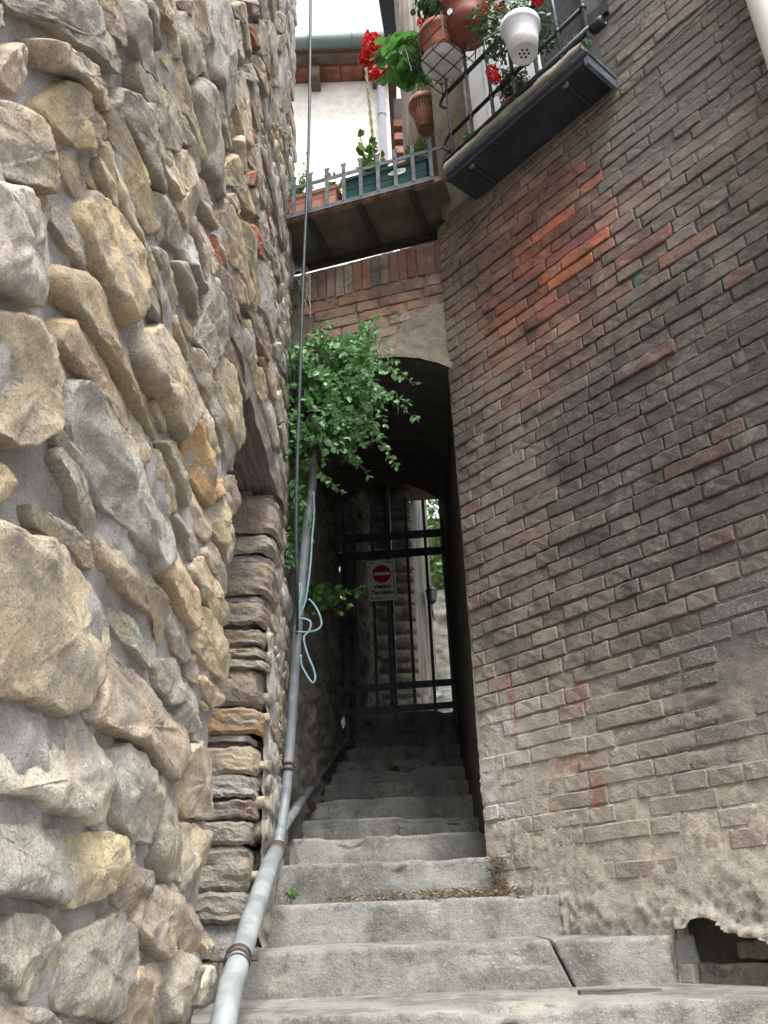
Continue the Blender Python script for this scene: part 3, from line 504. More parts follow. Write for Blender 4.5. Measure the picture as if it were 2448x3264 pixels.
# lintel of the niche
WOODG=m_wood('weathered_oak',(.12,.098,.092),(.25,.21,.20),(45,2.5,45))
def beam(name,x0,x1,y0,y1,z0,z1,mat,parent,slope=0.,n=24,amp=.012):
    g=[]; m_=8; prof=[(x0,z0),(x1,z0),(x1,(z0+z1)/2),(x1,z1),(x0,z1)]
    b=MB(); vs_=[]
    for i in range(n+1):
        y=y0+(y1-y0)*i/n
        for x,z in prof: vs_.append((x,y,z+slope*(y-y0)))
    vs_=np.array(vs_); vs_+=amp*np.stack([fbm(vs_*6+3,3),0*vs_[:,0],fbm(vs_*5+11,3)],1)
    k=len(prof); f=[(i*k+j,i*k+(j+1)%k,(i+1)*k+(j+1)%k,(i+1)*k+j) for i in range(n) for j in range(k)]
    f+=[tuple(range(k))[::-1],tuple(n*k+j for j in range(k))]
    return obj(name,mesh(name,vs_,f),mat,parent)
beam('lintel',-1.1,-.548,NY0-.15,NY1+.40,NZ-.02,NZ+.11,WOODG,SW,slope=.0,n=40,amp=.022)
# far jamb of the niche: stacked quoins
QZ=[(-.35,.0,'l'),(.0,.12,'g'),(.12,.30,'g'),(.31,.40,'g'),(.41,.49,'p'),(.5,.60,'l'),(.6,.72,'t'),(.74,.77,'l'),(.775,.89,'r'),(.90,1.07,'d'),(1.075,1.12,'g'),(1.125,1.165,'o'),(1.17,1.19,'l'),(1.19,1.265,'d'),(1.29,1.40,'d'),(1.40,1.44,'l'),(1.44,1.61,'d'),(1.61,1.66,'l'),(1.66,1.76,'g'),(1.765,1.97,'d')]
for i,(z0,z1,c) in enumerate(QZ):
    thin=c=='l' and z1-z0<.09
    xr=-.648+.052*(z0+z1)/2+random.uniform(-.012,.012)-(.018 if thin else 0); xl=-1.09
    yf=NY1+.012+random.uniform(-.015,.02)+(.02 if thin else 0)
    nx,nz=26,8; a=[]
    for iu in range(nx+1):
        for iv in range(nz+1):
            s=iu/nx; t=iv/nz
            edge=min(t,1-t)*2; rz=min(1,edge*6)**.7
            # wrap round the corner
            if s<.72: x=xl+(xr-.02-xl)*s/.72; y=yf
            else:
                q=(s-.72)/.28; x=xr-.02*max(0,1-q*4); y=yf+.012+.28*q
            a.append((x-(1-rz)*.012*(s>=.66),y+(1-rz)*.014*(s<.78),z0+(z1-z0)*t))
    a=np.array(a); nn_=fbm(a*np.array([7,7,20])+i*5,4); n2=fbm(a*np.array([16,16,60])+i,3)
    a[:,1]-=(.022*nn_+.010*n2)*(np.arange(len(a))//(nz+1)/nx<.78); a[:,0]+=(.016*nn_+.004*n2); a[:,2]+=.013*fbm(a*np.array([24,24,9])+i*2.2+7,3)
    obj('quoin',mesh('quoin',a,grid(nx,nz)[:,::-1],False),MORT if thin else STONE,SW,color=np.array(PAL[c])*(.8 if c!='r' else .75))

# ------------------------------------------------------------------ stairs
ST=thing('stairs','worn grey stone steps climbing the alley towards the arch',None,kind='structure')
def m_step():
    b=NB('worn_step_stone'); big=b.noise(3.2,6,.6,dist=.5); mid=b.noise(14,7,.7); fine=b.noise(75,6,.75); spk=b.noise(150,3,.7)
    z=b.xyz()
    c=b.mix(b.ramp(big,.36,.6),(.150,.150,.140),(.265,.262,.245)); c=b.mix(b.ramp(mid,.52,.72,0,.7),c,(.37,.355,.325))
    c=b.mix(b.ramp(b.noise(5,7,.72,dist=.6),.52,.66,0,.7),c,(.085,.088,.072)); c=b.mix(b.ramp(b.noise(3.1,6,.7,stretch=(1,1,3)),.56,.68,0,.6),c,(.40,.37,.31)); c=b.mix(b.ramp(mid,.44,.32,0,.7),c,(.085,.082,.074))
    c=b.mix(b.ramp(fine,.44,.34,0,.6),c,(.09,.085,.078)); c=b.mix(b.ramp(fine,.56,.66,0,.4),c,(.46,.45,.42)); c=b.mix(b.ramp(spk,.58,.68,0,.45),c,(.52,.50,.47))
    b.bump([(mid,.7,.016),(fine,.9,.005),(spk,.5,.002)]); return b.done(c,.93)
STEP=m_step()
NOSE=[(1.35,-1.35),(1.75,-1.13),(2.15,-.92),(2.5,-.70),(2.83,-.48),(3.17,-.275),(3.79,-.105),(4.19,.063),(4.5,.243),(5.0,.400),(5.6,.55),(6.1,.726),(6.6,.89),(7.1,1.065),(7.6,1.21),(8.1,1.41),(8.55,1.60),(8.95,1.78),(9.4,2.0),(9.8,2.16),(10.3,2.38),(10.9,2.6),(11.5,2.8),(12.1,3.0),(12.7,3.2),(13.3,3.4)]
def step_mesh(i,x0,x1,cutl=0.,cutr=0.):
    yf,zt=NOSE[i]; yb=NOSE[i+1][0]+.14 if i+1<len(NOSE) else yf+1; zb=zt-(zt-NOSE[i-1][1] if i else .25)-.12
    n=max(16,int((x1-x0)*70)); h=zt-zb
    prof=[(0,zb)]+[(0,zb+h*t) for t in (.3,.45,.6,.72,.84,.93)]+[(.001,zt-.004),(.006,zt)]+[((yb-yf)*t,zt+.008*t) for t in (.12,.25,.45,.7,1)]+[(yb-yf,zb)]
    vs_=[]; k=len(prof)
    for a in range(n+1):
        for dy,z in prof:
            x=x0+(x1-x0)*a/n; x+=(cutl*(1-a/n)+cutr*(a/n))*(z-zt)
            vs_.append((x,yf+dy,z))
    vs_=np.array(vs_); q=vs_+np.array([i*7.3,0,0])
    big=fbm(q*np.array([2.2,2,2]),3); md=fbm(q*8,3); fi=fbm(q*30,3)
    idx=np.arange(len(vs_))%k; nose=((idx>=5)&(idx<=9)).astype(float)
    chip=np.clip(fbm(q*np.array([5,1,1])+40,3)-.06,0,1)*nose
    vs_[:,1]+=np.where(idx<10,.004*big+.004*md+.005*fi+.10*chip,0); vs_[:,2]+=np.where((idx>5)&(idx<13),.004*big+.003*md+.003*fi-.06*chip,0)
    f=[(a*k+j,(a+1)*k+j,(a+1)*k+j+1,a*k+j+1) for a in range(n) for j in range(k-1)]
    f+=[tuple(range(k)),tuple(n*k+j for j in range(k))[::-1]]
    return mesh('step',vs_,f,True)
for i,(yf,zt) in enumerate(NOSE):
    xl=-.72; xr=.52+.043*(yf-4.5)
    if i==6:
        obj('step',step_mesh(i,xl,.575,0,-.45),STEP,ST); obj('step',step_mesh(i,.587,1.14,-.45,-.1),STEP,ST); continue
    if i==7: xr=.74
    if yf<3.3: xr=2.9
    if yf>8.5: xr=1.1
    if yf>8.5: xl=-.8
    obj('step',step_mesh(i,xl,xr),STEP,ST)
# ------------------------------------------------------------------ brick wall on the right
BW=thing('brick_wall','sooty brown brick house wall running obliquely up the right side','wall')
BRICK=m_brick('old_brick','obj'); BRICKV=m_brick('old_brick_mass','v'); WASH=m_wash('limewashed_brick','obj'); WASHV=m_wash('limewashed_brick_mass','v')
RROT=Matrix(((RE[0],RN[0],0,0),(RE[1],RN[1],0,0),(0,0,1,0),(0,0,0,1)))
def brick_verts(L,H,D,seed,nx=9,nz=4,rough=1.):
    """front face on local -Y, centre at the origin"""
    vs_=[]; 
    e_=.0055; xs=[-L/2,-L/2+e_]+[-L/2+L*i/(nx-2) for i in range(1,nx-2)]+[L/2-e_,L/2]; zs=[-H/2,-H/2+e_]+[-H/2+H*j/(nz-2) for j in range(1,nz-2)]+[H/2-e_,H/2]
    for x in xs:
        for z in zs: vs_.append((x,.0045*((abs(x)>L/2-.001)+(abs(z)>H/2-.001)),z))
    vs_=np.array(vs_,float); q=vs_+seed*2.71
    bd=np.array([(i in(0,nx)) or (j in (0,nz)) for i in range(nx+1) for j in range(nz+1)],float)
    vs_[:,1]+=rough*(.0035*fbm(q*14,3)+.003*fbm(q*50,2))
    vs_[:,0]+=bd*rough*.008*fbm(q*30+5,2); vs_[:,2]+=rough*(bd*.006*fbm(q*34+9,2)+.003*vnoise(q*6+3))
    f=[tuple(r) for r in grid(nx,nz)]
    per=[(i,0) for i in range(nx+1)]+[(nx,j) for j in range(1,nz+1)]+[(i,nz) for i in range(nx-1,-1,-1)]+[(0,j) for j in range(nz-1,0,-1)]
    ids=[i*(nz+1)+j for i,j in per]; n=len(vs_); back=vs_[ids].copy(); back[:,1]=D
    vs_=np.vstack([vs_,back]); m_=len(ids)
    f+=[(ids[k],n+k,n+(k+1)%m_,ids[(k+1)%m_]) for k in range(m_)]
    return vs_,[tuple(reversed(q)) for q in f]
BL,BS,BH=.335,.155,.070; PITCH=.0775
SV=[brick_verts(BL,BH,.07,i) for i in range(9)]; HV=[brick_verts(BS,BH,.07,20+i,6,4) for i in range(9)]
SM=[mesh('stretcher',*h) for h in SV]; HM=[mesh('header',*h) for h in HV]
for me in SM+HM: me.materials.append(BRICK)
# colours of single bricks the wall shows, by place (u, v)
SPOT=[(.96,3.18,(.36,.135,.04)),(.86,3.27,(.27,.10,.05)),(1.02,3.27,(.30,.11,.045)),(.78,3.24,(.24,.085,.05)),(1.12,3.30,(.17,.07,.06)),(1.25,2.985,(.21,.07,.045)),(.62,3.17,(.22,.10,.05)),
 (1.18,3.62,(.42,.13,.05)),(1.04,3.56,(.36,.12,.05)),(.55,3.36,(.22,.095,.07)),(.75,3.35,(.20,.08,.06)),(.48,3.28,(.20,.10,.08)),(.7,3.0,(.17,.08,.065)),(.9,3.02,(.18,.085,.07)),
 (.55,3.62,(.20,.09,.07)),(.7,3.70,(.22,.085,.06)),(.95,3.80,(.22,.08,.06)),(.85,3.9,(.2,.09,.07)),(.4,3.8,(.19,.10,.08)),(.3,3.5,(.17,.095,.075)),(.15,3.95,(.25,.13,.10)),(.1,3.8,(.22,.12,.09)),(.12,4.05,(.23,.13,.1)),
 (1.75,2.9,(.26,.09,.055)),(1.9,2.55,(.28,.10,.06)),(1.2,2.4,(.19,.085,.06)),(1.0,2.05,(.16,.085,.07)),(.55,2.55,(.17,.085,.07)),(.75,2.72,(.16,.075,.065)),(1.4,1.75,(.26,.13,.085)),(1.65,1.85,(.25,.13,.085)),(1.55,1.4,(.22,.12,.085)),
 (.06,2.5,(.2,.09,.07)),(.05,2.1,(.2,.09,.075)),(.06,1.75,(.2,.10,.08)),(.05,1.5,(.24,.13,.10)),(.05,1.2,(.24,.12,.10)),(.12,1.05,(.22,.10,.08)),(1.7,1.0,(.30,.22,.14)),(1.8,1.25,(.27,.19,.12)),(1.55,3.45,(.17,.075,.065)),(1.75,3.55,(.17,.075,.06)),(1.45,3.75,(.17,.07,.06))]
def brick_col(u,v):
    red=math.exp(-((u-.74)/.48)**2-((v-3.38)/.58)**2)
    base=np.array([.185,.160,.138]); so_=float(sstep(.30,.9,u)*math.exp(-((v-2.0)/1.05)**2)); base=base*(1-so_)+np.array([.088,.082,.078])*so_
    base=base*(1-red*.85)+np.array([.36,.115,.070])*random.uniform(.6,1.2)*red*.95
    lowl=float(sstep(1.5,.7,v)*sstep(1.3,.2,u)); base=base*(1-lowl*.92)+np.array([.38,.335,.28])*lowl*.92
    low=float(sstep(.9,.2,v)); base=base*(1-low*.9)+np.array([.36,.325,.275])*low*.9
    left=float(sstep(.42,.0,u)*sstep(2.9,3.5,v)); base=base*(1-.5*left)+np.array([.27,.235,.19])*.5*left
    up=float(sstep(3.6,4.2,v)*sstep(1.0,1.5,u)); base=base*(1-.6*up)+np.array([.21,.18,.145])*.6*up
    k=random.random()
    if k<.05: base=base*.65+np.array([.17,.10,.08])*.35
    elif k<.20: base=base*.8+np.array([.21,.175,.14])*.2
    elif k<.30 and v>1.1: base=base*np.array([.84,.85,.88])
    return base*(random.uniform(.84,1.14) if v>1.0 else random.uniform(.94,1.06))
smear=lambda u,v: np.clip(sstep(1.45,.55,v)+.75*sstep(1.0,1.35,u)*sstep(3.1,3.6,v)+.5*sstep(.35,.15,u)*sstep(2.9,3.1,v)*sstep(3.75,3.5,v)+.35*sstep(1.0,1.5,u)*sstep(2.6,2.2,v),0,1)
lay=[]
nrow=int((6.6+.35)/PITCH); 
for r in range(nrow):
    v0=-.30+r*PITCH+PITCH/2; u=-.005 if r%2 else -.005; first=True; prev=None
    while u<3.6:
        if first: Lb=BS*(.62 if r%2 else 1.05)*random.uniform(.9,1.1)
        else: Lb=BL*random.uniform(.92,1.06) if (random.random()<.45 and prev!='s') else BS*random.uniform(.88,1.12)
        prev='s' if Lb>.25 else 'h'; first=False
        uc=u+Lb/2; v=v0+.018*uc+.006*math.sin(uc*2.1+r*.25)
        lay.append((uc,v,Lb-.0075)); u+=Lb
DOOR=(.40,1.30,4.30)
def brick_ok(u,v,L): return not (v>4.2 and u-L/2<DOOR[1]+.05) and not (v<-.01 and u>.85)
lay=[b for b in lay if brick_ok(*b)]
used=set()
def spotcol(u,v,L):
    for k,(su,sv,c) in enumerate(SPOT):
        if k not in used and abs(su-u)<L/2+.02 and abs(sv-v)<PITCH*.55: used.add(k); return np.array(c)
    return None
def inview(u,v):
    p=RW(u,v); f=p@fwd; x=(p@cr)/f*2767; y=(p@cu)/f*2767; return (abs(x)<1240 and abs(y)<1650),f
def bsize(b):
    ok,f=inview(b[0],b[1]); hid=b[1]<.45 and random.random()<.8
    return (b[2]/f**2)*(1 if ok else 0)*(.1 if hid else 1)
lay=sorted(lay,key=lambda b:-bsize(b))
BM=MB(); BMc=[]; BM2=MB(); BMc2=[]
for k,(u,v,L) in enumerate(lay):
    c=spotcol(u,v,L); spot=c is not None
    bc=brick_col(u,v)
    if c is None: c=bc
    else:
        core_=math.exp(-((u-.9)/.45)**2-((v-3.35)/.45)**2); c=(c*np.array([1,.82,1.0]))*(.35+1.05*core_)+bc*(.6-.5*core_)
    s=float(smear(u,v)); off=random.uniform(-.004,.007)+(.004 if spot else 0)-.004*s
    st=L>.24; tilt=random.uniform(-.012,.012)+.018
    if k<300:
        me=random.choice(SM if st else HM)
        M=Matrix.Translation(RW(u,v,off))@RROT@Matrix.Rotation(-tilt,4,'Y')@Matrix.Diagonal((L/(BL if st else BS),1,random.uniform(.94,1.05),1))
        ob_=obj('brick',me,None,BW,color=c,M=M)
        if s>.55: ob_.material_slots[0].link='OBJECT'; ob_.material_slots[0].material=WASH
    else:
        vv,ff=random.choice(SV if st else HV); vv=vv*np.array([L/(BL if st else BS),1,random.uniform(.94,1.05)])
        w_=RW(u,v,off)+vv[:,:1]*RE+vv[:,1:2]*RN+vv[:,2:]*V3(0,0,1); w_[:,2]+=vv[:,0]*tilt
        if s>.55: BM2.add(w_,ff); BMc2+=[c]*len(w_)
        else: BM.add(w_,ff); BMc+=[c]*len(w_)
me=mesh('bricks',BM.v,BM.f); colattr(me,BMc); obj('bricks',me,BRICKV,BW,kind='stuff')
me=mesh('limewashed_bricks',BM2.v,BM2.f); colattr(me,BMc2); obj('limewashed_bricks',me,WASHV,BW,kind='stuff')
# joints and lime render as one bed: deep joints above, smeared flush lower down, a rough cement foot at the steps
def m_bed():
    b=NB('brick_joint_mortar'); big=b.noise(2.6,5,.6); mid=b.noise(15,6,.65); fine=b.noise(75,6,.75); spk=b.noise(160,3,.7)
    z=b.xyz()
    c=b.mix(b.ramp(big,.38,.62),(.13,.116,.10),(.22,.197,.165))  # upper joints darkened: part of their shadow is put into this colour
    low=b.ramp(z[2],.3,1.3,1,0); c=b.mix(low,c,b.mix(b.ramp(mid,.4,.62),(.36,.33,.285),(.49,.44,.36)))
    c=b.mix(b.math('MULTIPLY',b.ramp(z[2],.30,.05),b.ramp(big,.40,.60,.2,.5)),c,(.23,.22,.205))        # grey cement foot
    soot=b.math('MULTIPLY',b.ramp(z[0],.95,1.35),b.ramp(z[2],.25,.75)); c=b.mix(b.math('MULTIPLY',soot,b.ramp(big,.36,.52,.35,.9)),c,(.105,.10,.098))
    eff=b.math('MULTIPLY',b.ramp(z[0],.78,.5),b.ramp(b.noise(5,6,.7,stretch=(1,1,.35)),.38,.55)); c=b.mix(b.math('MULTIPLY',eff,b.ramp(z[2],1.7,.9,0,.75)),c,(.56,.54,.52))
    c=b.mix(b.ramp(b.noise(34,6,.7),.44,.32,0,.45),c,(.12,.107,.093)); c=b.mix(b.ramp(fine,.45,.34,0,.65),c,(.09,.08,.07)); c=b.mix(b.ramp(spk,.62,.72,0,.5),c,(.5,.46,.40))
    c=marks(b,c)
    b.bump([(mid,.5,.006),(fine,1.,.006),(spk,.7,.003)]); return b.done(c,.95)
BED=m_bed()
du=.014; gu=np.arange(-.02,3.61,du); gv=np.arange(-.62,6.5,du); U,Vv=np.meshgrid(gu,gv,indexing='ij'); pp=np.stack([U,Vv,0*U],-1)
s_=smear(U,Vv); n1=fbm(pp*6+2,4); n2=fbm(pp*22+5,3); n3=fbm(pp*np.array([70,50,1])+8,2)
h=-.012*(1-s_)-.0045*s_+n1*(.004-.003*s_)+n2*(.003-.001*s_)+n3*(.0015+.002*s_)
cover=sstep(.16,.30,fbm(pp*4+17,4)+.4*fbm(pp*2.2+11,2))*sstep(1.1,.5,Vv); h+=cover*(.0045+.003*n3)
crk=np.abs(((Vv-.018*U+.30)/PITCH)%1-.0); crk=np.minimum(crk,1-crk); h-=.012*s_*sstep(.16,.03,crk)*sstep(-.15,.25,fbm(pp*3+31,2))*sstep(.25,.45,Vv)
foot=sstep(.20,-.02,Vv+.14*fbm(pp*np.array([3,3,1])+4,4)); h+=foot*(.020+.004*n2+.007*n3+.008*fbm(pp*np.array([130,90,1]),2))
edge=-.06-.10*sstep(1.0,1.5,U)+.05*fbm(np.stack([U*9,0*U,0*U],-1)+2,4)-.30*sstep(.98,.93,U)
h+=.02*sstep(.06,.0,Vv-edge)*sstep(.93,.98,U)
Vs=np.maximum(Vv,edge); mk=((Vv+du)>edge)[:-1,:-1]&~((Vv>4.2)&(U<DOOR[1]+.03))[:-1,:-1]
pts=RP+U[...,None]*RE+Vs[...,None]*V3(0,0,1)-h[...,None]*RN
obj('mortar',mesh('mortar',pts.reshape(-1,3),grid(len(gu)-1,len(gv)-1,mk),True),BED,BW)
core=MB()
core.box(RW(1.79,3.27,-.3),RE*1.79,RN*.22,V3(0,0,3.25)); core.box(RW(1.79,-.35,-.40),RE*1.79,RN*.12,V3(0,0,.369)); core.build('wall_core',BED,BW)
# exposed base stones in the cavity under the cement foot
for u,v,L,H in ((1.27,-.16,.22,.06),(1.17,-.245,.33,.10),(1.46,-.21,.26,.12),(1.36,-.335,.22,.08),(1.03,-.345,.22,.07),(1.66,-.28,.3,.14)):
    vv,ff=brick_verts(L*random.uniform(.85,1),H*random.uniform(.8,1),.12,u*9,rough=2.2); w_=RW(u,v,-.045+random.uniform(-.02,.02))+vv[:,:1]*RE+vv[:,1:2]*RN+vv[:,2:]*V3(0,0,1)
    obj('base_brick',mesh('base_brick',w_,ff),BRICK,BW,color=(.24,.21,.175))
# upper jamb, door opening behind the balcony
JAMB=m_mortar('stained_plaster',(.15,.128,.10),(.27,.23,.18))
jb=MB(); jb.box(RW(.24,5.6,-.07),RE*.15,RN*.12,V3(0,0,1.42)); jb.build('plaster_jamb',JAMB,BW)
jb=MB(); jb.box(RW(.83,4.22,-.12),RE*.47,RN*.10,V3(0,0,.03)); jb.build('door_sill',JAMB,BW)
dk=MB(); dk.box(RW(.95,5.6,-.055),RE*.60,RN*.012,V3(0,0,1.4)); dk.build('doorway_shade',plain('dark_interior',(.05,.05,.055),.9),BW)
WHITEP=plain('white_shutter_paint',(.72,.74,.78),.5,var=.06,scale=8)
dr=MB()
for k in range(4): dr.box(RW(.45+.150*k,5.55,-.025+.004*(k%2)),RE*.0735,RN*.010,V3(0,0,1.3))
dr.build('door',WHITEP,BW)
# thin service cable across the wall
def cable(name,pts,r,mat,label,cat,n=8):
    o=MB().tube(smoothpath(pts),r,n).build(name,mat,None,True); return tag(o,label,cat) if label else o
GREYC=plain('grey_cable',(.16,.155,.15),.6)
cable('service_cable',[RW(0,3.80,.02),RW(.3,3.93,.02),RW(.62,4.03,.018),RW(1.0,4.06,.018),RW(1.4,4.10,.018),RW(1.75,4.14,.018),RW(2.4,4.2,.018)],.0055,GREYC,'thin grey cable running across the brick wall under the flower balcony','cable')
# white downpipe at the right
wp=thing('white_downpipe','fat white plastic downpipe on the brick wall at the upper right corner','downpipe')
MB().tube([RW(2.285,2.4,.10),RW(2.285,6.4,.10)],.062,24).build('pipe',plain('white_plastic',(.80,.80,.76),.35,var=.03,bump=0),wp,True)
MB().tube([RW(2.285,5.2,.10),RW(2.285,5.26,.10)],.068,24).build('collar',bpy.data.materials['white_plastic'],wp,True)

# ------------------------------------------------------------------ archway
AA=thing('brick_archway','plastered brick arch bridging the alley over the stairs','archway')
def archz(s): return 3.03+.22*(1-((s-.56)/.58)**2)
APL=m_mortar('arch_plaster',(.19,.165,.135),(.34,.295,.24),1.6)
AMAT=APL
ds=.016; gs=np.arange(-.12,1.2,ds); gzz=np.arange(2.9,4.115,ds); S_,Zz=np.meshgrid(gs,gzz,indexing='ij'); pp=np.stack([S_,Zz,0*S_],-1)
plast=np.clip(sstep(.55,.2,S_)*sstep(3.72,3.5,Zz)+sstep(3.45,3.3,Zz),0,1)
h=-.012*(1-plast)+.003*plast+.010*plast*fbm(pp*6,4)+.010*fbm(pp*24,3)+.004*fbm(pp*70,2)+.012*sstep(.08,.0,Zz-archz(S_))
low=np.maximum(Zz,archz(S_)); mk=((Zz+ds)>archz(S_))[:-1,:-1]
pts=AP+AE*S_[...,None]-AN*h[...,None]+low[...,None]*V3(0,0,1)
obj('face_mortar',mesh('face_mortar',pts.reshape(-1,3),grid(len(gs)-1,len(gzz)-1,mk)[:,::-1],True),APL,AA)
AROT=Matrix(((-AE[0],AN[0],0,0),(-AE[1],AN[1],0,0),(0,0,1,0),(0,0,0,1)))
SOLC=[(.17,.10,.08),(.20,.105,.08),(.21,.11,.085),(.23,.105,.075),(.22,.11,.08),(.24,.125,.09),(.28,.22,.17),(.17,.15,.13),(.30,.14,.085),(.29,.14,.09),(.30,.25,.20),(.30,.23,.18),(.27,.20,.155),(.22,.14,.11),(.22,.13,.10),(.20,.12,.095),(.17,.1,.085)]
for k in range(17):
    s=.035+k*.0645; vv,ff=brick_verts(.25*random.uniform(.94,1.02),.055,.07,k+60)
    vv=np.stack([vv[:,2],vv[:,1],-vv[:,0]],1); M=Matrix.Translation(AW(s,-random.uniform(-.004,.006),3.958+random.uniform(-.008,.008)))@AROT
    obj('soldier_brick',mesh('soldier_brick',vv,ff),BRICK,AA,color=SOLC[k],M=M)
for r in range(5):
    z=3.775-r*.082; s=1.10-random.uniform(0,.2)
    while s>.03:
        Lb=random.choice((.30,.33,.16)); 
        fade=float(sstep(.5,.2,s-Lb/2)*sstep(3.72,3.5,z))
        if s-Lb>-.02:
            pl_=fade>.5
            c=np.array((.27,.235,.19))*random.uniform(.85,1.1) if pl_ else np.array(random.choice(((.30,.165,.115),(.32,.19,.135),(.27,.20,.15),(.30,.22,.165),(.25,.15,.115))))
            me=random.choice(SM if Lb>.2 else HM)
            M=Matrix.Translation(AW(s-Lb/2,(-.006 if pl_ else -.001)-random.uniform(-.003,.004),z))@AROT@Matrix.Diagonal(((Lb-.014)/(BL if Lb>.2 else BS),1,1.04,1))
            obj('brick',me,None,AA,color=c,M=M)
        s-=Lb
# vault, rising with the stairs
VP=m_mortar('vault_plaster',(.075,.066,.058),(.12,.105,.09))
VB=7.6; nA,nB=26,24; vs_=[]
for j in range(nB+1):
    t=j/nB
    for i in range(nA+1):
        a=i/nA; f_=AW(-.08+1.26*a,.0,0); f_[2]=archz(-.08+1.26*a)
        xb=.66-1.16*a; b_=V3(xb,VB,3.56+.29*(1-((xb-.08)/.56)**2)); vs_.append(f_*(1-t)+b_*t)
vs_=np.array(vs_); vs_+=.02*fbm(vs_*3,4)[:,None]*np.array([0,0,1])*(vs_[:,1:2]>4.9)
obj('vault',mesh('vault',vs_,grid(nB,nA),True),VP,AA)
sp=MB(); 
fr=[AW(-.12,.03,4.0),AW(1.22,.03,4.0),V3(-.62,VB,4.02),V3(.75,VB,4.02)]
top=[p+V3(0,0,.05) for p in fr]
sp.add(fr+top,[(0,1,2,3),(7,6,5,4),(0,4,5,1),(1,5,6,2),(2,6,7,3),(3,7,4,0)]); sp.build('bridge_slab',VP,AA)
bkw=[]; 
for i in range(nA+1):
    xb=.66-1.16*i/nA; bkw+= [(xb,VB,3.56+.29*(1-((xb-.08)/.56)**2)),(xb,VB,5.2)]
obj('rear_face',mesh('rear_face',bkw,[(2*i,2*i+1,2*i+3,2*i+2) for i in range(nA)]),VP,AA)  # upper part added out of view to block daylight behind the vault
# passage side walls
def strip_wall(name,p,q,z0,z1,mat,amp,fr,parent=None,res=.03,side=1,zslope=0.):
    p=V3(*p,0); q=V3(*q,0); L=np.linalg.norm(q-p); e=(q-p)/L; n_=np.array([e[1],-e[0],0])*side
    a=np.arange(0,L+res,res); b=np.arange(z0,z1+res,res); A,B=np.meshgrid(a,b,indexing='ij'); P3=np.stack([A,B,0*A],-1)
    h=amp*(fbm(P3*np.array(fr),4)+.5*fbm(P3*np.array(fr)*3+7,3))
    pts=p+A[...,None]*e+B[...,None]*V3(0,0,1)+h[...,None]*n_; g=grid(len(a)-1,len(b)-1)
    return obj(name,mesh(name,pts.reshape(-1,3),g if side<0 else g[:,::-1],True),mat,parent)
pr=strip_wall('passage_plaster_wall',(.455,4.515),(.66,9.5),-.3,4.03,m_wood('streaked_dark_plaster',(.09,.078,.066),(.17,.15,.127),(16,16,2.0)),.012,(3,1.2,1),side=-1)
tag(pr,'dark streaked plaster side wall of the passage, right under the arch','wall')
RUB=m_mortar('rubble_lime',(.15,.137,.12),(.27,.245,.21),2.2,dark=(.05,.045,.04))
pl=strip_wall('passage_rubble_wall',(-.62,4.72),(-.46,8.1),-.2,4.03,RUB,.075,(6,7,1),side=1,res=.02)
tag(pl,'crumbling rubble side wall of the passage behind the drain pipe','wall')
# ------------------------------------------------------------------ foliage helpers
OV=np.array([(0,0,0),(.22,.30,.05),(.5,.42,.06),(.78,.26,.03),(1,0,-.04),(.78,-.26,.03),(.5,-.42,.06),(.22,-.30,.05),(.5,0,-.02)])
OVF=[(8,i,(i+1)%8) for i in range(8)]
_a=np.linspace(0,2*math.pi,14,endpoint=False)
RO=np.array([(.5+.5*math.cos(t+math.pi)*(1+.07*math.cos(7*t)),.5*math.sin(t+math.pi)*(1+.07*math.cos(7*t)),.10*abs(math.sin(2*t))) for t in _a]+[(.32,0,-.06)])
RO[0]=(.16,0,-.03); ROF=[(14,i,(i+1)%14) for i in range(14)]
PE=np.array([(0,0,0),(.4,.34,.1),(.95,.25,.05),(.95,-.25,.05),(.4,-.34,.1)]); PEF=[(0,1,2,3,4)]
def leafmesh(name,pos,dr_,nr,L,W,shape='ov'):
    T,F=dict(ov=(OV,OVF),ro=(RO,ROF),pe=(PE,PEF))[shape]
    pos,dr_,nr=(np.asarray(a,float) for a in (pos,dr_,nr)); L=np.asarray(L,float); W=np.asarray(W,float)
    dr_/=np.linalg.norm(dr_,axis=1)[:,None]+1e-9; sd_=np.cross(nr,dr_); sd_/=np.linalg.norm(sd_,axis=1)[:,None]+1e-9; up_=np.cross(dr_,sd_)
    v=pos[:,None]+T[None,:,0:1]*L[:,None,None]*dr_[:,None]+T[None,:,1:2]*W[:,None,None]*sd_[:,None]+T[None,:,2:3]*L[:,None,None]*up_[:,None]
    k=len(T); f=[tuple(i*k+j for j in q) for i in range(len(pos)) for q in F]
    return mesh(name,v.reshape(-1,3),f,shape!='pe')
def rvec(n,s=1.): return RNG.normal(0,s,(n,3))
def unit(v): return v/(np.linalg.norm(v)+1e-9)
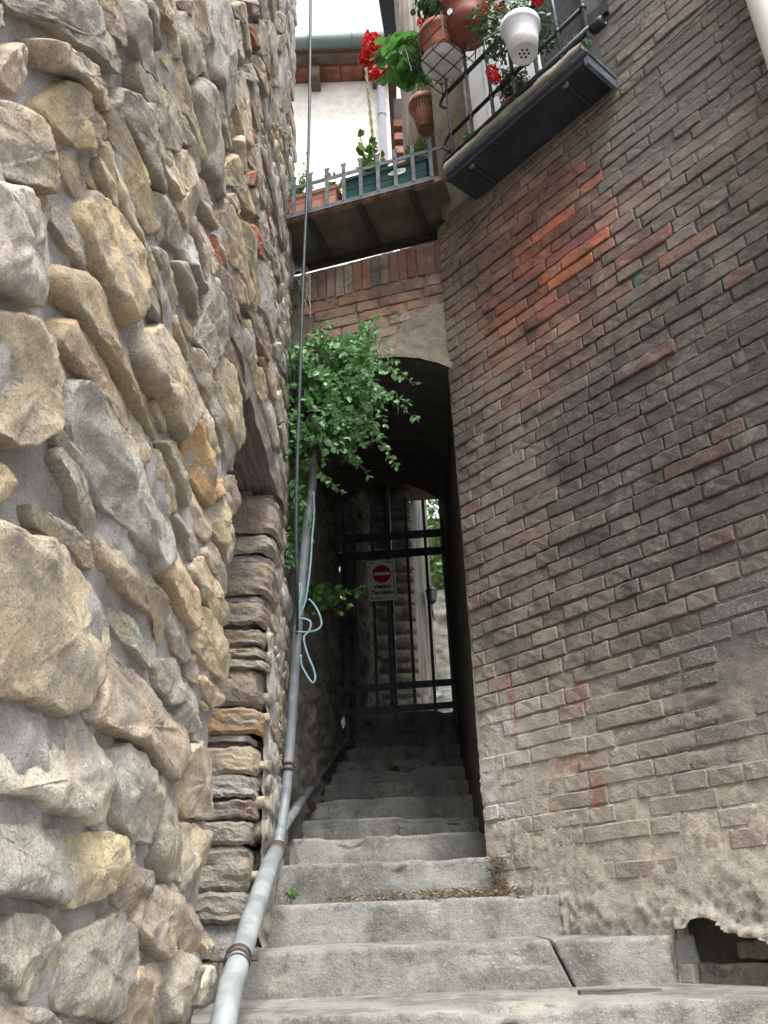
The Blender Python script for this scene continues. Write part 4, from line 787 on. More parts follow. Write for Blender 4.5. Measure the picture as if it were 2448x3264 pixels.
def stemmed(name,label,cat,stems,leafmat,stemmat,ll,step=.028,shape='ov',r=.0022,group=None,wid=.75,upb=.6,tipb=0.):
    """stems: list of polylines; opposite leaves along each"""
    t=thing(name,label,cat,group); sm=MB(); P_,D_,N_,L_=[],[],[],[]
    for st in stems:
        q=smoothpath(st,7); d=np.r_[0,np.cumsum([np.linalg.norm(q[i+1]-q[i]) for i in range(len(q)-1)])]; q=np.array(q)
        sm.tube(q,[r*(1.3-.9*i/len(q)) for i in range(len(q))],5,False)
        s=random.uniform(.02,.06)
        while s<d[-1]:
            p=np.array([np.interp(s,d,q[:,k]) for k in range(3)]); p2=np.array([np.interp(min(s+.02,d[-1]),d,q[:,k]) for k in range(3)])
            ax=unit(p2-p+1e-6); 
            for k in range(2):
                o=unit(np.cross(ax,RNG.normal(0,1,3))); P_.append(p+o*.003); D_.append(unit(o*.9+ax*random.uniform(.1,.8)+V3(0,0,random.uniform(-.35,.25)))); N_.append(unit(V3(0,-.35,upb)+RNG.normal(0,.45,3))); L_.append(ll*random.uniform(.5,1.25)*(1-.45*(s/d[-1])**3))
            s+=step*random.uniform(.7,1.35)
        for k in range(3): P_.append(q[-1]); D_.append(unit(q[-1]-q[-2]+RNG.normal(0,.5,3)*np.linalg.norm(q[-1]-q[-2]))); N_.append(unit(V3(0,-.3,.6)+RNG.normal(0,.4,3))); L_.append(ll*.6)
    L_=np.array(L_)
    obj('leaves',leafmesh('leaves',P_,D_,N_,L_,L_*wid,shape),leafmat,t,kind='stuff'); sm.build('stems',stemmat,t,True,kind='stuff')
    return t
PELL=m_leaf('pellitory_leaf',(.075,.205,.06),(.25,.44,.22),.3); STEMR=plain('reddish_stem',(.12,.10,.05),.7); STEMG=plain('green_stem',(.08,.14,.04),.6)
# creeper hanging off the arch
stems=[]
for k in range(140):
    s0=random.uniform(.60,1.10); z0=random.uniform(2.50,3.30)+.12*(s0-.62); o0=random.uniform(-.08,.02)
    reach=random.uniform(.05,.46)*(1-.3*(z0>3.3)); dz=random.uniform(-.42,.06)
    s1=max(.34+.25*random.random()**2,s0-reach); z1=max(2.35+.3*random.random(),z0+dz); o1=o0-random.uniform(.12,.40)
    stems.append([AW(s0,o0,z0),AW(s0+(s1-s0)*.35,o0+(o1-o0)*.5,max(z0,z1)+random.uniform(.02,.09)),AW(s0+(s1-s0)*.75,o0+(o1-o0)*.9,z0+(z1-z0)*.45+.03),AW(s1,o1,z1)])
for (s0,z0,s1,z1) in ((.55,3.05,.185,2.83),(.60,2.95,.205,2.60),(.62,2.85,.33,2.31),(.80,2.75,.55,2.36),(.95,2.5,.66,2.20),(.55,3.2,.30,3.02),(.50,3.3,.34,3.12),(.60,3.1,.26,2.92),(.55,2.9,.24,2.70),(.75,2.65,.5,2.28),(.6,3.25,.42,3.3),(1.0,2.35,.86,2.05),(.70,2.9,.42,2.45)):
    stems.append([AW(s0+.08,-.05,z0+.06),AW(s0,-.16,z0),AW((s0+s1)/2,-.24,(z0+z1)/2+.04),AW(s1,-.26,z1)])
for k in range(26):
    s0=random.uniform(.98,1.10); z0=random.uniform(2.0,3.0); stems.append([AW(s0,-.02,z0),AW(s0-.04,-.10,z0-.02),AW(s0-random.uniform(0,.12),-.16,z0-random.uniform(.1,.3))])
stemmed('creeping_plant','bushy green pellitory cascading over the left of the arch','plant',stems,PELL,STEMR,.060,.034)
stems=[]
for k in range(9):
    s0=1.06; z0=1.86+random.uniform(-.06,.1); stems.append([V3(-.56,5.3,z0),V3(-.46+random.uniform(-.05,.05),5.25,z0+random.uniform(-.06,.08)),V3(-.30+random.uniform(-.12,.14),5.2+random.uniform(-.1,.1),z0-random.uniform(-.06,.2))])
BLF=m_leaf('broad_leaf',(.05,.14,.03),(.11,.24,.06),.35)
stemmed('wall_seedling','small broad-leaved green seedling sprouting from the rubble wall beside the sign','plant',stems,BLF,STEMG,.062,.055,wid=.95)
stems=[[AW(1.09,-.04,z),AW(1.06,-.10,z+.02),AW(1.0+random.uniform(-.04,.05),-.14,z+random.uniform(-.1,.06))] for z in (3.70,3.74,3.78,3.82,3.86,3.66)]
stemmed('wall_tuft','thin tuft of weeds rooted beside the soldier bricks at the left of the arch','plant',stems,m_leaf('tuft_leaf',(.07,.11,.04),(.12,.17,.07)),STEMG,.024,.02)
# dry rootlets by the left wall
dg=MB()
for k in range(16):
    a=random.uniform(-.3,.25); p=V3(-.575,4.70,3.98+random.uniform(-.05,.05)); dg.tube(smoothpath([p,p+V3(.05,-.04,.03+a*.1),p+V3(.09+.05*random.random(),-.06,-.06+a*.4),p+V3(.10+.05*random.random(),-.06,-.2+a*.5)],4),.0013,4,False)
tag(dg.build('dry_roots',plain('dry_root',(.42,.38,.33),.9)),'wispy dry rootlets poking out of the stone wall beside the arch','roots')

# ------------------------------------------------------------------ planter deck above the arch
STEEL=plain('grey_painted_steel',(.105,.115,.13),.55,.0,.3,14,.5); RUST=plain('rusty_steel',(.16,.10,.07),.8,0,.4,18); DECKM=m_mortar('deck_panel',(.07,.064,.054),(.12,.108,.09),.5); BEAM=plain('dark_beam',(.035,.03,.03),.7)
DK=thing('planter_deck','narrow steel-framed deck with low flat-bar railing above the arch','deck')
F0,F1,ZD=-.345,.115,4.255
def abox(s0,s1,o0,o1,z0,z1,b=None):
    b=b or MB(); return b.box(AW((s0+s1)/2,(o0+o1)/2,(z0+z1)/2),AE*(s1-s0)/2,AN*(o1-o0)/2,V3(0,0,(z1-z0)/2))
for a,b_ in ((-.10,.115),(.125,.475),(.485,.835),(.845,1.14)): abox(a,b_,F0+.02,F1-.02,ZD+.018,ZD+.03).build('deck_panel',DECKM,DK)
for s in (.12,.48,.84): abox(s-.018,s+.018,F0+.01,F1,ZD-.012,ZD+.0175).build('cross_beam',BEAM,DK)
abox(-.12,1.15,F1-.02,F1+.02,ZD-.030,ZD+.05).build('rear_beam',BEAM,DK)
abox(-.16,1.15,F0-.004,F0+.03,ZD+.0,ZD+.045).build('front_edge',RUST,DK)
abox(-.16,1.15,F0-.012,F0-.005,ZD+.262,ZD+.29).build('upper_rail',STEEL,DK); abox(-.02,1.15,F0-.014,F0-.006,ZD+.012,ZD+.05).build('lower_rail',STEEL,DK)
for k in range(10):
    s=-.03+.12*k; b=MB(); b.box(AW(s,F0-.019,ZD+.17),AE*.0125,AN*.004,V3(0,0,.165)); b.add([AW(s-.0125,F0-.0232,ZD+.335),AW(s+.0125,F0-.0232,ZD+.335),AW(s+.02,F0-.0235,ZD+.36),AW(s-.02,F0-.0235,ZD+.36),AW(s-.0125,F0-.0152,ZD+.335),AW(s+.0125,F0-.0152,ZD+.335),AW(s+.02,F0-.0152,ZD+.36),AW(s-.02,F0-.0152,ZD+.36)],[(0,1,2,3),(7,6,5,4),(0,4,5,1),(1,5,6,2),(2,6,7,3),(3,7,4,0)])
    o=b.build('rail_bar',STEEL,DK)
    for z in (.03,.276): MB().lathe(AW(s,F0-.0228,ZD+z),[(.005,0),(.0045,.003),(.002,.0045)],8,-AN).build('rivet',BEAM,o)
def planter(name,s0,s1,z0,z1,mat,label,inset=.014):
    t=thing(name,label,'planter'); o0,o1=-.325,-.15
    def ringv(ins,z): return [AW(s0+ins,o0+ins,z),AW(s1-ins,o0+ins,z),AW(s1-ins,o1-ins,z),AW(s0+ins,o1-ins,z)]
    b=MB(); prof=[(.022,z0),(.016,z0+.04),(.0155,z0+.05),(.019,z0+.053),(.0145,z0+.06),(.010,z0+.11),(.0095,z0+.12),(.013,z0+.123),(.009,z0+.13),(.005,z1-.03),(-.004,z1-.028),(-.004,z1),(.006,z1),(.01,z1-.03)]
    for ins,z in prof: b.v+=[tuple(p) for p in ringv(ins,z)]
    for i in range(len(prof)-1): b.f+=[[i*4+j,i*4+(j+1)%4,(i+1)*4+(j+1)%4,(i+1)*4+j] for j in range(4)]
    b.f.append([3,2,1,0]); b.build('box',mat,t)
    q=ringv(.012,z1-.025); obj('soil',mesh('soil',q,[(0,1,2,3)]),plain('potting_soil',(.05,.035,.025),.95),t); return t
TERP=plain('terracotta_plastic',(.42,.20,.15),.6,var=.1,scale=10); GRNP=plain('green_plastic',(.018,.065,.06),.4,var=.12,scale=12)
planter('trough_planter',.635,1.0,ZD+.035,ZD+.235,TERP,'pink terracotta trough planter on the left of the steel deck')
gp=planter('trough_planter',.005,.60,ZD+.035,ZD+.265,GRNP,'dark green plastic trough planter with a white sticker on the steel deck')
k=26; ang=np.linspace(0,2*math.pi,k,endpoint=False)
st=[AW(.205+.062*math.cos(t)*(1+.12*math.cos(3*t)),-.3165-.006,ZD+.20+.026*math.sin(t)) for t in ang]
obj('sticker',mesh('sticker',st,[tuple(range(k))]),plain('white_sticker',(.70,.72,.74),.4,var=.1,bump=0),gp)
for ds_,c_ in ((-.012,(.2,.35,.6)),(.012,(.75,.45,.3))):
    MB().lathe(AW(.205+ds_,-.3232,ZD+.205),[(.008,0),(.001,.001)],10,-AN).build('print',plain('sticker_print',c_,.4,bump=0),gp)
SAGE=m_leaf('hydrangea_leaf',(.055,.13,.02),(.14,.26,.06),.45); 
def bush(name,label,base,n,h,spread,ll,mat,shape='ov',step=.05,wid=.8,lean=V3(0,0,0)):
    stems=[]
    for k in range(n):
        b_=base+RNG.normal(0,1,3)*np.array([.02,.02,0]); t=b_+V3(RNG.normal(0,spread),RNG.normal(0,spread),h*random.uniform(.5,1))+lean
        stems.append([b_,b_*.55+t*.45+V3(0,0,.03)+RNG.normal(0,.01,3),t])
    return stemmed(name,label,'plant',stems,mat,STEMG,ll,step,shape,wid=wid)
bush('potted_plant','leafy young shrub growing tallest from the green trough planter',AW(.44,-.24,ZD+.24),9,.36,.08,.088,SAGE)
bush('potted_plant','low dark leafy plant at the right end of the green trough planter',AW(.10,-.24,ZD+.24),7,.22,.05,.09,SAGE)
bush('potted_plant','fine-leaved bright green herb in the pink trough planter',AW(.97,-.25,ZD+.21),26,.33,.07,.026,m_leaf('herb_leaf',(.06,.20,.03),(.13,.33,.07),.45),step=.02)
bush('potted_plant','few rounded leaves rising between the pink and the green trough planter',AW(.66,-.24,ZD+.22),5,.16,.05,.07,SAGE)

# ------------------------------------------------------------------ flower balcony on the brick wall
BK=thing('flower_balcony','shallow dark balcony with black iron railing and flower pots on the brick wall','balcony')
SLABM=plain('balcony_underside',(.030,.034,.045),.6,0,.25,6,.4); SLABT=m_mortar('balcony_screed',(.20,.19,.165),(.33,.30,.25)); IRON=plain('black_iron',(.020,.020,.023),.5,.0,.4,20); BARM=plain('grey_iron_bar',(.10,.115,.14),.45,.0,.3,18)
OB=.285
def rbox(u0,u1,o0,o1,z0,z1): return MB().box(RW((u0+u1)/2,(z0+z1)/2,(o0+o1)/2),RE*(u1-u0)/2,RN*(o1-o0)/2,V3(0,0,(z1-z0)/2))
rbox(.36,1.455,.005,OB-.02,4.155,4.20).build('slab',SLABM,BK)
rbox(.355,1.46,.0,OB,4.2005,4.222).build('slab_edge',BARM,BK)
a=[]; 
for i in range(41):
    for (o,z) in ((.02,4.2225),(OB+.012,4.2225),(OB+.014,4.25),(OB-.0,4.29),(.02,4.262)):
        a.append(RW(.37+1.075*i/40,z,o))
a=np.array(a); a+=.007*rvec(1)[0]*0+.008*np.stack([fbm(a*14,3),fbm(a*14+4,3),fbm(a*14+8,3)],1); 
obj('screed',mesh('screed',a,[(i*5+j,i*5+j+1,(i+1)*5+j+1,(i+1)*5+j) for i in range(40) for j in range(4)]+[(0,1,2,3,4),(204,203,202,201,200)],True),SLABT,BK)
for u in (.55,1.28): 
    MB().tube([RW(u,4.14,OB-.05),RW(u,4.14,.02)],.011,8).build('bracket_rod',SLABM,BK); MB().lathe(RW(u,4.14,OB-.05),[(.02,0),(.02,.012),(.008,.016)],12,-RN).build('bolt',BARM,BK)
rbox(1.44,1.4635,.03,OB,4.10,4.1545).build('end_plate',BARM,BK)
OR=.27
rail=lambda n,u0,z0,u1,z1,r,m_: MB().tube([RW(u0,z0,OR),RW((u0+u1)/2,(z0+z1)/2,OR),RW(u1,z1,OR)],r,10).build(n,m_,BK,True)
rail('bottom_rail',.36,4.30,1.50,4.345,.020,IRON); rail('middle_rail',.41,4.49,1.50,4.535,.0125,IRON); rail('upper_rail',.41,4.87,1.50,4.91,.0145,IRON); rail('top_rail',.41,5.25,1.50,5.30,.0145,IRON)
for k,u in enumerate((.432,.61,.785,.96,1.13,1.305,1.485)):
    o=MB().tube([RW(u,4.29,OR),RW(u,5.27,OR)],.0115,10).build('baluster',BARM,BK,True)
    for z in (4.49+.04*(u-.41),4.87+.037*(u-.41)): MB().lathe(RW(u,z-.017,OR),[(.014,0),(.019,.008),(.019,.026),(.014,.034)],12).build('knuckle',IRON,o,True)
for z in (4.49,4.87): MB().tube(smoothpath([RW(.43,z-.14,OR),RW(.39,z-.10,OR),RW(.365,z-.05,OR),RW(.40,z,OR),RW(.43,z+.005,OR)],5),.0115,8).build('scroll',IRON,BK,True)
MB().tube(smoothpath([RW(.42,4.24,OR),RW(.39,4.27,OR-.02),RW(.36,4.31,OR),RW(.385,4.36,OR),RW(.43,4.37,OR)],6),.012,8).build('scroll',IRON,BK,True)
MB().lathe(RW(1.50,4.345,OR-.02),[(.030,0),(.034,.02),(.034,.06),(.030,.08),(.02,.08),(.02,0)],14,RE).build('end_socket',IRON,BK,True)
rbox(1.36,1.50,.0,.03,4.71,4.80).build('wall_bracket',IRON,BK); 
rbox(.37,.40,.2,.275,4.262,4.40).build('corner_plate',BARM,BK)
# terracotta, saucers, white pot
TERC=plain('terracotta',(.30,.10,.065),.75,var=.2,scale=14); TERD=plain('dark_terracotta',(.20,.065,.045),.6,var=.2,scale=14); TERB=plain('ribbed_terracotta',(.31,.15,.11),.85,var=.25,scale=20); WPOT=plain('white_pot_plastic',(.66,.68,.72),.35,var=.05,bump=0); SAUC=plain('grey_saucer_plastic',(.55,.55,.58),.35,var=.05,bump=0)
def pot(label,c,rt,rb,h,mat,name='flower_pot',tilt=(0,0,0),drain=False,group=None):
    t=thing(name,label,'flower pot',group); ax=V3(0,0,1)+np.array(tilt)
    MB().lathe(c,[(rb*.9,.004),(rb,0),(rb+.35*(rt-rb),h*.35),(rb+.8*(rt-rb),h*.80),(rt*1.0,h*.82),(rt*1.05,h*.84),(rt*1.06,h),(rt*.96,h),(rt*.9,h*.8),(rb*.85,.03)],32,ax).build('body',mat,t,True)
    MB().lathe(np.asarray(c)+unit(ax)*h*.86,[(rt*.93,0),(.001,.01)],20,ax,False).build('soil',bpy.data.materials['potting_soil'],t)
    if drain:
        b=MB()
        for k in range(7):
            r_=0 if k==0 else .026; b.lathe(np.asarray(c)+V3(r_*math.cos(k*1.047),r_*math.sin(k*1.047),.0035),[(.0075,0),(.0070,-.001),(.001,-.0012)],10)
        b.build('drain_holes',plain('hole_dark',(.01,.01,.01),.9,bump=0),t)
    return t
c1=RW(.50,4.985,.36); pot('terracotta pot standing on a grey saucer in a wire basket at the balcony corner',c1+V3(0,0,.03),.135,.095,.27,TERC)
sa=thing('saucer','pale grey plastic saucer under the terracotta pot in the wire basket','saucer'); MB().lathe(c1,[(.085,.0),(.105,.004),(.135,.035),(.14,.037),(.13,.033),(.10,.012)],36).build('dish',SAUC,sa,True)
c2=RW(.72,5.07,.33); pot('large brick-red pot with a pale sticker hanging on the balcony railing',c2,.15,.115,.34,TERD)
c3=RW(1.13,4.44,.37); pot('white plastic pot with drain holes in its base hanging on the railing',c3,.112,.078,.235,WPOT,drain=True)
stv=[c2+V3(0,0,.0)+(-RN)*.128*math.cos(.25)+RE*(-.128*math.sin(.25))+V3(0,0,.15)+RE*a_*.022+V3(0,0,b_*.03)-RN*.006 for a_,b_ in ((-1,-1),(1,-1),(1,1),(-1,1))]
obj('sticker',mesh('sticker',stv,[(0,1,2,3)]),bpy.data.materials['white_sticker'],[o for o in bpy.data.objects if o.get('label','').startswith('large brick-red')][0])
for u,z,l in ((.86,4.263,'wide terracotta pot standing on the balcony slab behind the bottom rail'),(.52,4.263,'small terracotta pot standing at the near end of the balcony slab')): pot(l,RW(u,z,.13),.10 if u>.6 else .07,.075 if u>.6 else .05,.17 if u>.6 else .1,TERC)
# wire basket
wb=thing('wire_basket','dark wire basket holding the corner pot outside the railing','basket'); b=MB()
BO=RW(.50,4.97,.36); e1,e2=RE,-RN
for k in range(4):
    q=-.15+.10*k; b.tube([BO+e1*q-e2*.14,BO+e1*q+e2*.14],.0035,5); b.tube([BO+e2*q*.93-e1*.15,BO+e2*q*.93+e1*.15],.0035,5)
    for sgn in (-1,1): b.tube([BO+e1*q+e2*.14*sgn,BO+e1*q*1.12+e2*.165*sgn+V3(0,0,.22)],.0032,5); b.tube([BO+e2*q*.93+e1*.15*sgn,BO+e2*q*1.05+e1*.175*sgn+V3(0,0,.22)],.0032,5)
for z,k in ((0,1.),(.11,1.08),(.22,1.17)):
    rr=[BO+e1*.15*k*a_+e2*.14*k*b_+V3(0,0,z) for a_,b_ in ((-1,-1),(1,-1),(1,1),(-1,1),(-1,-1))]; 
    for i in range(4): b.tube([rr[i],rr[i+1]],.004,5)
b.build('wire',IRON,wb)
# half pot on the timber post
hp=pot('ribbed pale terracotta pot mounted high on the timber post',V3(.425,4.62,5.24),.115,.055,.28,TERB,'wall_pot')
rb=MB()
for k in range(26):
    t=k*2*math.pi/26; rb.tube([V3(.425,4.62,5.24)+V3(math.cos(t)*r_,math.sin(t)*r_,z) for r_,z in ((.058,.01),(.078,.10),(.104,.225))],.005,5,False)
rb.build('ribs',TERB,hp,True)
# geraniums
GER=m_leaf('geranium_leaf',(.045,.15,.03),(.12,.30,.06),.4); REDP=m_leaf('red_petal',(.55,.008,.012),(.75,.02,.03),.25); IVY=m_leaf('ivy_geranium_leaf',(.03,.085,.035),(.07,.15,.07),.3); YELP=m_leaf('cream_petal',(.55,.55,.25),(.7,.7,.4),.3)
def cluster(name,label,cen,rad,n,ll,mat,heads,shape='ro',headr=.05,pm=None,base=None):
    t=thing(name,label,'plant'); cen=np.asarray(cen)
    d=RNG.normal(0,1,(n,3)); d/=np.linalg.norm(d,axis=1)[:,None]; p=cen+d*np.array(rad)*RNG.uniform(.35,1,(n,1))**.5
    L=ll*RNG.uniform(.6,1.2,n); nr=d*.8+V3(0,-.25,.45)+rvec(n,.35); dr_=np.cross(nr,rvec(n))
    obj('leaves',leafmesh('leaves',p,dr_,nr,L,L*(1 if shape=='ro' else .7),shape),mat,t,kind='stuff')
    sm=MB(); b0=np.asarray(base if base is not None else cen-V3(0,0,rad[2]))
    for i in range(0,n,3): sm.tube(smoothpath([b0+rvec(1,.02)[0],(b0+p[i])/2+V3(0,0,.03),p[i]],4),.0022,4,False)
    for h in heads: sm.tube(smoothpath([b0,(b0+np.asarray(h))/2+V3(0,0,.04),h],5),.0028,5,False)
    sm.build('stems',STEMG,t,kind='stuff')
    for h in heads:
        m_=150; dd=RNG.normal(0,1,(m_,3)); dd/=np.linalg.norm(dd,axis=1)[:,None]; r_=headr*random.uniform(.8,1.15); pp_=np.asarray(h)+dd*r_*RNG.uniform(.6,1,(m_,1))
        dr2=np.cross(dd,rvec(m_))+dd*.35; LL=RNG.uniform(.02,.032,m_)*headr/.05
        obj('flower_head',leafmesh('flower_head',pp_,dr2,dd+rvec(m_,.3),LL,LL*1.1,'pe'),pm or REDP,t,kind='stuff')
    return t
cluster('geranium','bright green geranium with big red flower heads spilling left off the balcony corner',RW(.14,5.42,.36),(.18,.13,.22),85,.105,GER,[RW(-.25,6.05,.30),RW(-.34,5.98,.28),RW(-.12,5.52,.36)],headr=.062,base=RW(.45,5.25,.36))
cluster('geranium','dark trailing geranium with small red flowers behind the large brick-red pot',RW(.58,5.52,.32),(.24,.16,.26),420,.05,IVY,[RW(.42,5.75,.3),RW(.30,5.66,.32)],headr=.025,base=RW(.72,5.4,.33))
cluster('pansy','cream yellow flowers above the corner pot',RW(.50,5.70,.33),(.10,.08,.10),40,.04,IVY,[RW(.44,5.73,.36),RW(.47,5.62,.36)],headr=.03,pm=YELP)
cluster('geranium','ivy-leaved red geranium trailing around the white hanging pot',RW(1.04,4.80,.31),(.30,.13,.28),620,.042,IVY,[RW(.86,5.02,.38),RW(.91,5.07,.38),RW(1.26,4.80,.34),RW(1.31,4.83,.34),RW(.88,4.55,.36),RW(1.0,4.98,.36),RW(.90,4.47,.36)],shape='ov',headr=.034,base=RW(1.13,4.66,.37))
cluster('rosemary','grey-green needle-leaved bush in the pot on the balcony slab',RW(.86,4.60,.13),(.12,.08,.18),500,.032,m_leaf('rosemary_leaf',(.06,.09,.06),(.12,.16,.12)),[],shape='ov',base=RW(.86,4.42,.13))
cluster('clover','low round-leaved plant in the small pot at the near end of the balcony',RW(.52,4.42,.15),(.10,.07,.06),40,.05,m_leaf('clover_leaf',(.05,.16,.04),(.11,.27,.07)),[],base=RW(.52,4.36,.13))
cluster('clover','grey-blue leafy plant at the far end of the balcony floor',RW(1.33,4.42,.14),(.10,.07,.13),60,.05,m_leaf('blue_leaf',(.06,.12,.10),(.12,.20,.17)),[],base=RW(1.33,4.3,.13))
# ------------------------------------------------------------------ timber post, house behind, eaves
PW=m_wood('silvery_timber',(.12,.105,.09),(.30,.265,.23),(26,26,1.1))
n=60; vs_=[]
for i in range(n+1):
    z=4.05+5.2*i/n
    for x,y in ((.275,5.12),(.275,4.84),(.40,4.83),(.535,4.84),(.535,5.12)): vs_.append((x,y,z))
vs_=np.array(vs_); vs_+=np.stack([.018*fbm(vs_*np.array([5,5,1.5]),3),.012*fbm(vs_*np.array([9,9,2])+5,3),0*vs_[:,0]],1)
tag(obj('timber_post',mesh('timber_post',vs_,[(i*5+j,i*5+(j+1)%5,(i+1)*5+(j+1)%5,(i+1)*5+j) for i in range(n) for j in range(5)]+[(300,301,302,303,304)],True),PW),'thick grey weathered timber post rising behind the planter deck','post')
HS=thing('white_house','white plastered house with green gutter high behind the arch','house')
HW=m_mortar('white_plaster',(.62,.58,.54),(.74,.71,.67),.5,dark=(.5,.46,.42)); HB=plain('eave_terracotta',(.24,.095,.065),.8,var=.3,scale=5); GUT=plain('green_gutter',(.17,.22,.21),.45,var=.1,scale=3); WOODD=m_wood('eave_timber',(.10,.075,.055),(.17,.13,.10),(3,20,20))
MB().bx(-6,.42,12,18,2.2,15.05).build('wall',HW,HS)
x=-3.2
while x<.5:
    MB().bx(x+.01,x+.44,11.70,12.02,15.06,15.14).build('eave_tile',HB,HS); x+=.45
for xx in (-2.6,-1.0,.2): MB().bx(xx-.09,xx+.09,11.62,12.01,14.80,15.055).build('corbel',WOODD,HS)
MB().bx(-6,.55,11.48,18,15.145,15.24).build('roof_board',WOODD,HS); MB().bx(-6,.6,11.5,18,15.245,15.34).build('roof',HB,HS)
g=MB(); g.tube([(-6,11.34,15.36),(.62,11.34,15.36)],.14,20); g.build('gutter',GUT,HS,True)
for xx in (-1.1,-.25): MB().tube([(xx,11.34,15.36),(xx+.03,11.34,15.36)],.15,20).build('gutter_strap',GUT,HS,True)
MB().tube([(.27,11.88,2.5),(.27,11.88,14.7),(.40,11.5,15.2)],.075,18).build('downspout',plain('grey_downspout',(.48,.48,.52),.4,var=.05,bump=0),HS,True)
for z in (13.9,11.5): MB().tube([(.27,11.88,z),(.27,11.88,z+.05)],.085,18).build('pipe_clip',GUT,HS,True)
CH=thing('brick_pier','red brick pier with open joints between the white house and the timber post','pier')
z=8.
while z<14.4:
    MB().bx(.50,.95,12.3,12.8,z,z+.17).build('brick',HB,CH); z+=.36
MB().bx(.52,.9,12.4,12.75,7.5,15).build('pier_core',plain('pier_shadow',(.06,.05,.045),.9),CH)
ev=[V3(.10,5.70,9.0),V3(.235,6.72,9.0),V3(.48,7.4,9.0),V3(1.4,7.0,9.0),V3(1.4,5.0,9.0),V3(.02,5.1,9.0)]
k=len(ev); b=MB().add(ev+[p+V3(0,0,.12) for p in ev],[tuple(range(k)),tuple(range(k,2*k))[::-1]]+[(i,k+i,k+(i+1)%k,(i+1)%k) for i in range(k)])
tag(b.build('roof_eave',plain('slate_soffit',(.06,.065,.09),.6)),'dark slate-blue roof eave above the timber post','eave')

# ------------------------------------------------------------------ pipes, hose, cables
PIPE=plain('galvanised_pipe',(.25,.28,.285),.5,.0,.28,7,.4); PIPE2=plain('upper_pipe',(.17,.19,.205),.42,.0,.25,9,.25); RUSTC=plain('rusty_clamp',(.075,.048,.04),.85,0,.4,40)
DP=thing('drain_pipe','grey drain pipe with a fork climbing along the left edge of the steps','pipe')
J=V3(-.535,4.12,.285)
low=[V3(-.47,2.45,-.36),V3(-.49,2.80,-.165),V3(-.505,3.30,.035),V3(-.525,3.80,.20),J]
MB().tube(low,.036,20).build('lower_pipe',PIPE,DP,True)
upv=[J,V3(-.565,4.5,.42),V3(-.552,4.58,.60),V3(-.53,4.6,.95),V3(-.505,4.6,1.40),V3(-.45,4.6,2.09),V3(-.42,4.62,2.35),V3(-.41,4.64,2.75)]
MB().tube(upv,.026,18).build('riser_pipe',PIPE2,DP,True)
MB().tube([V3(-.56,4.47,.40),V3(-.565,5.5,.66),V3(-.53,6.8,1.04),V3(-.435,7.95,1.45)],.024,16).build('branch_pipe',PIPE2,DP,True)
def clamp(p,d,r,lug=True):
    d=unit(d); b=MB(); b.lathe(p-d*.02,[(r*1.0,0),(r*1.14,0),(r*1.14,.012),(r*1.0,.012)],22,d,False); b.lathe(p+d*.008,[(r*1.0,0),(r*1.14,0),(r*1.14,.012),(r*1.0,.012)],22,d,False)
    if lug:
        s=unit(np.cross(d,V3(0,-.3,1))); b.box(p+s*r*1.35,s*r*.3,d*.008,np.cross(s,d)*.003); b.box(p-s*r*1.35,s*r*.3,d*.008,np.cross(s,d)*.003); b.tube([p-s*r*1.5-V3(.0,.03,0),p-s*r*1.5+V3(0,.05,0)],.004,6); b.tube([p-s*r,p-s*r-V3(.07,0,0)],.006,6)
    return b.build('clamp',RUSTC,DP,True)
clamp(V3(-.494,2.93,-.10),low[2]-low[1],.036); clamp(J-unit(J-low[3])*.0,J-low[3],.037,False); clamp(V3(-.545,4.585,.72),V3(.02,.01,.35),.026)
MB().tube([J-unit(J-low[3])*.05,J+unit(upv[1]-J)*.02],.0405,20).build('joint_collar',RUSTC,DP,True)
GCAB=plain('green_cable',(.03,.05,.052),.5,bump=0); BLUE=plain('blue_hose',(.16,.25,.30),.55,bump=0,var=.2); TWIST=plain('ochre_cord',(.14,.11,.05),.8)
tag(MB().tube(smoothpath([(-.378,4.1,6.6),(-.38,4.1,6.0),(-.393,4.1,4.62),(-.426,4.1,3.476),(-.444,4.1,2.661),(-.458,4.1,2.0),(-.462,4.2,1.5),(-.50,4.56,1.42)],6),.0095,12).build('green_cable',GCAB,None,True),'long dark green cable hanging straight down beside the stone wall','cable')
hz=[[-0.403, 4.5, 2.245], [-0.4, 4.5, 2.109], [-0.412, 4.5, 1.95], [-0.42, 4.5, 1.813], [-0.436, 4.5, 1.662], [-0.451, 4.5, 1.573], [-0.478, 4.5, 1.501], [-0.497, 4.5, 1.453], [-0.501, 4.5, 1.414], [-0.459, 4.5, 1.404], [-0.398, 4.5, 1.409], [-0.363, 4.5, 1.44], [-0.374, 4.5, 1.504], [-0.405, 4.5, 1.562], [-0.432, 4.5, 1.592]]
hz2=[[-0.484, 4.48, 1.527], [-0.487, 4.48, 1.608], [-0.477, 4.48, 1.673], [-0.469, 4.48, 1.64], [-0.479, 4.48, 1.542], [-0.484, 4.48, 1.478], [-0.453, 4.48, 1.473], [-0.419, 4.48, 1.452], [-0.426, 4.48, 1.404], [-0.455, 4.48, 1.366], [-0.437, 4.48, 1.28], [-0.404, 4.48, 1.195], [-0.395, 4.48, 1.141], [-0.411, 4.48, 1.123], [-0.441, 4.48, 1.166], [-0.467, 4.48, 1.22], [-0.471, 4.48, 1.274]]
hs_=thing('blue_hose','thin pale blue hose looped and knotted around the drain pipe','hose')
MB().tube(smoothpath(hz,5),.0058,8).build('hose_run',BLUE,hs_,True); MB().tube(smoothpath(hz2,5),.0058,8).build('hose_loop',BLUE,hs_,True)
tc=MB(); p0_,p1_=V3(-.02,8.3,11.0),V3(.10,8.0,7.65); n=60
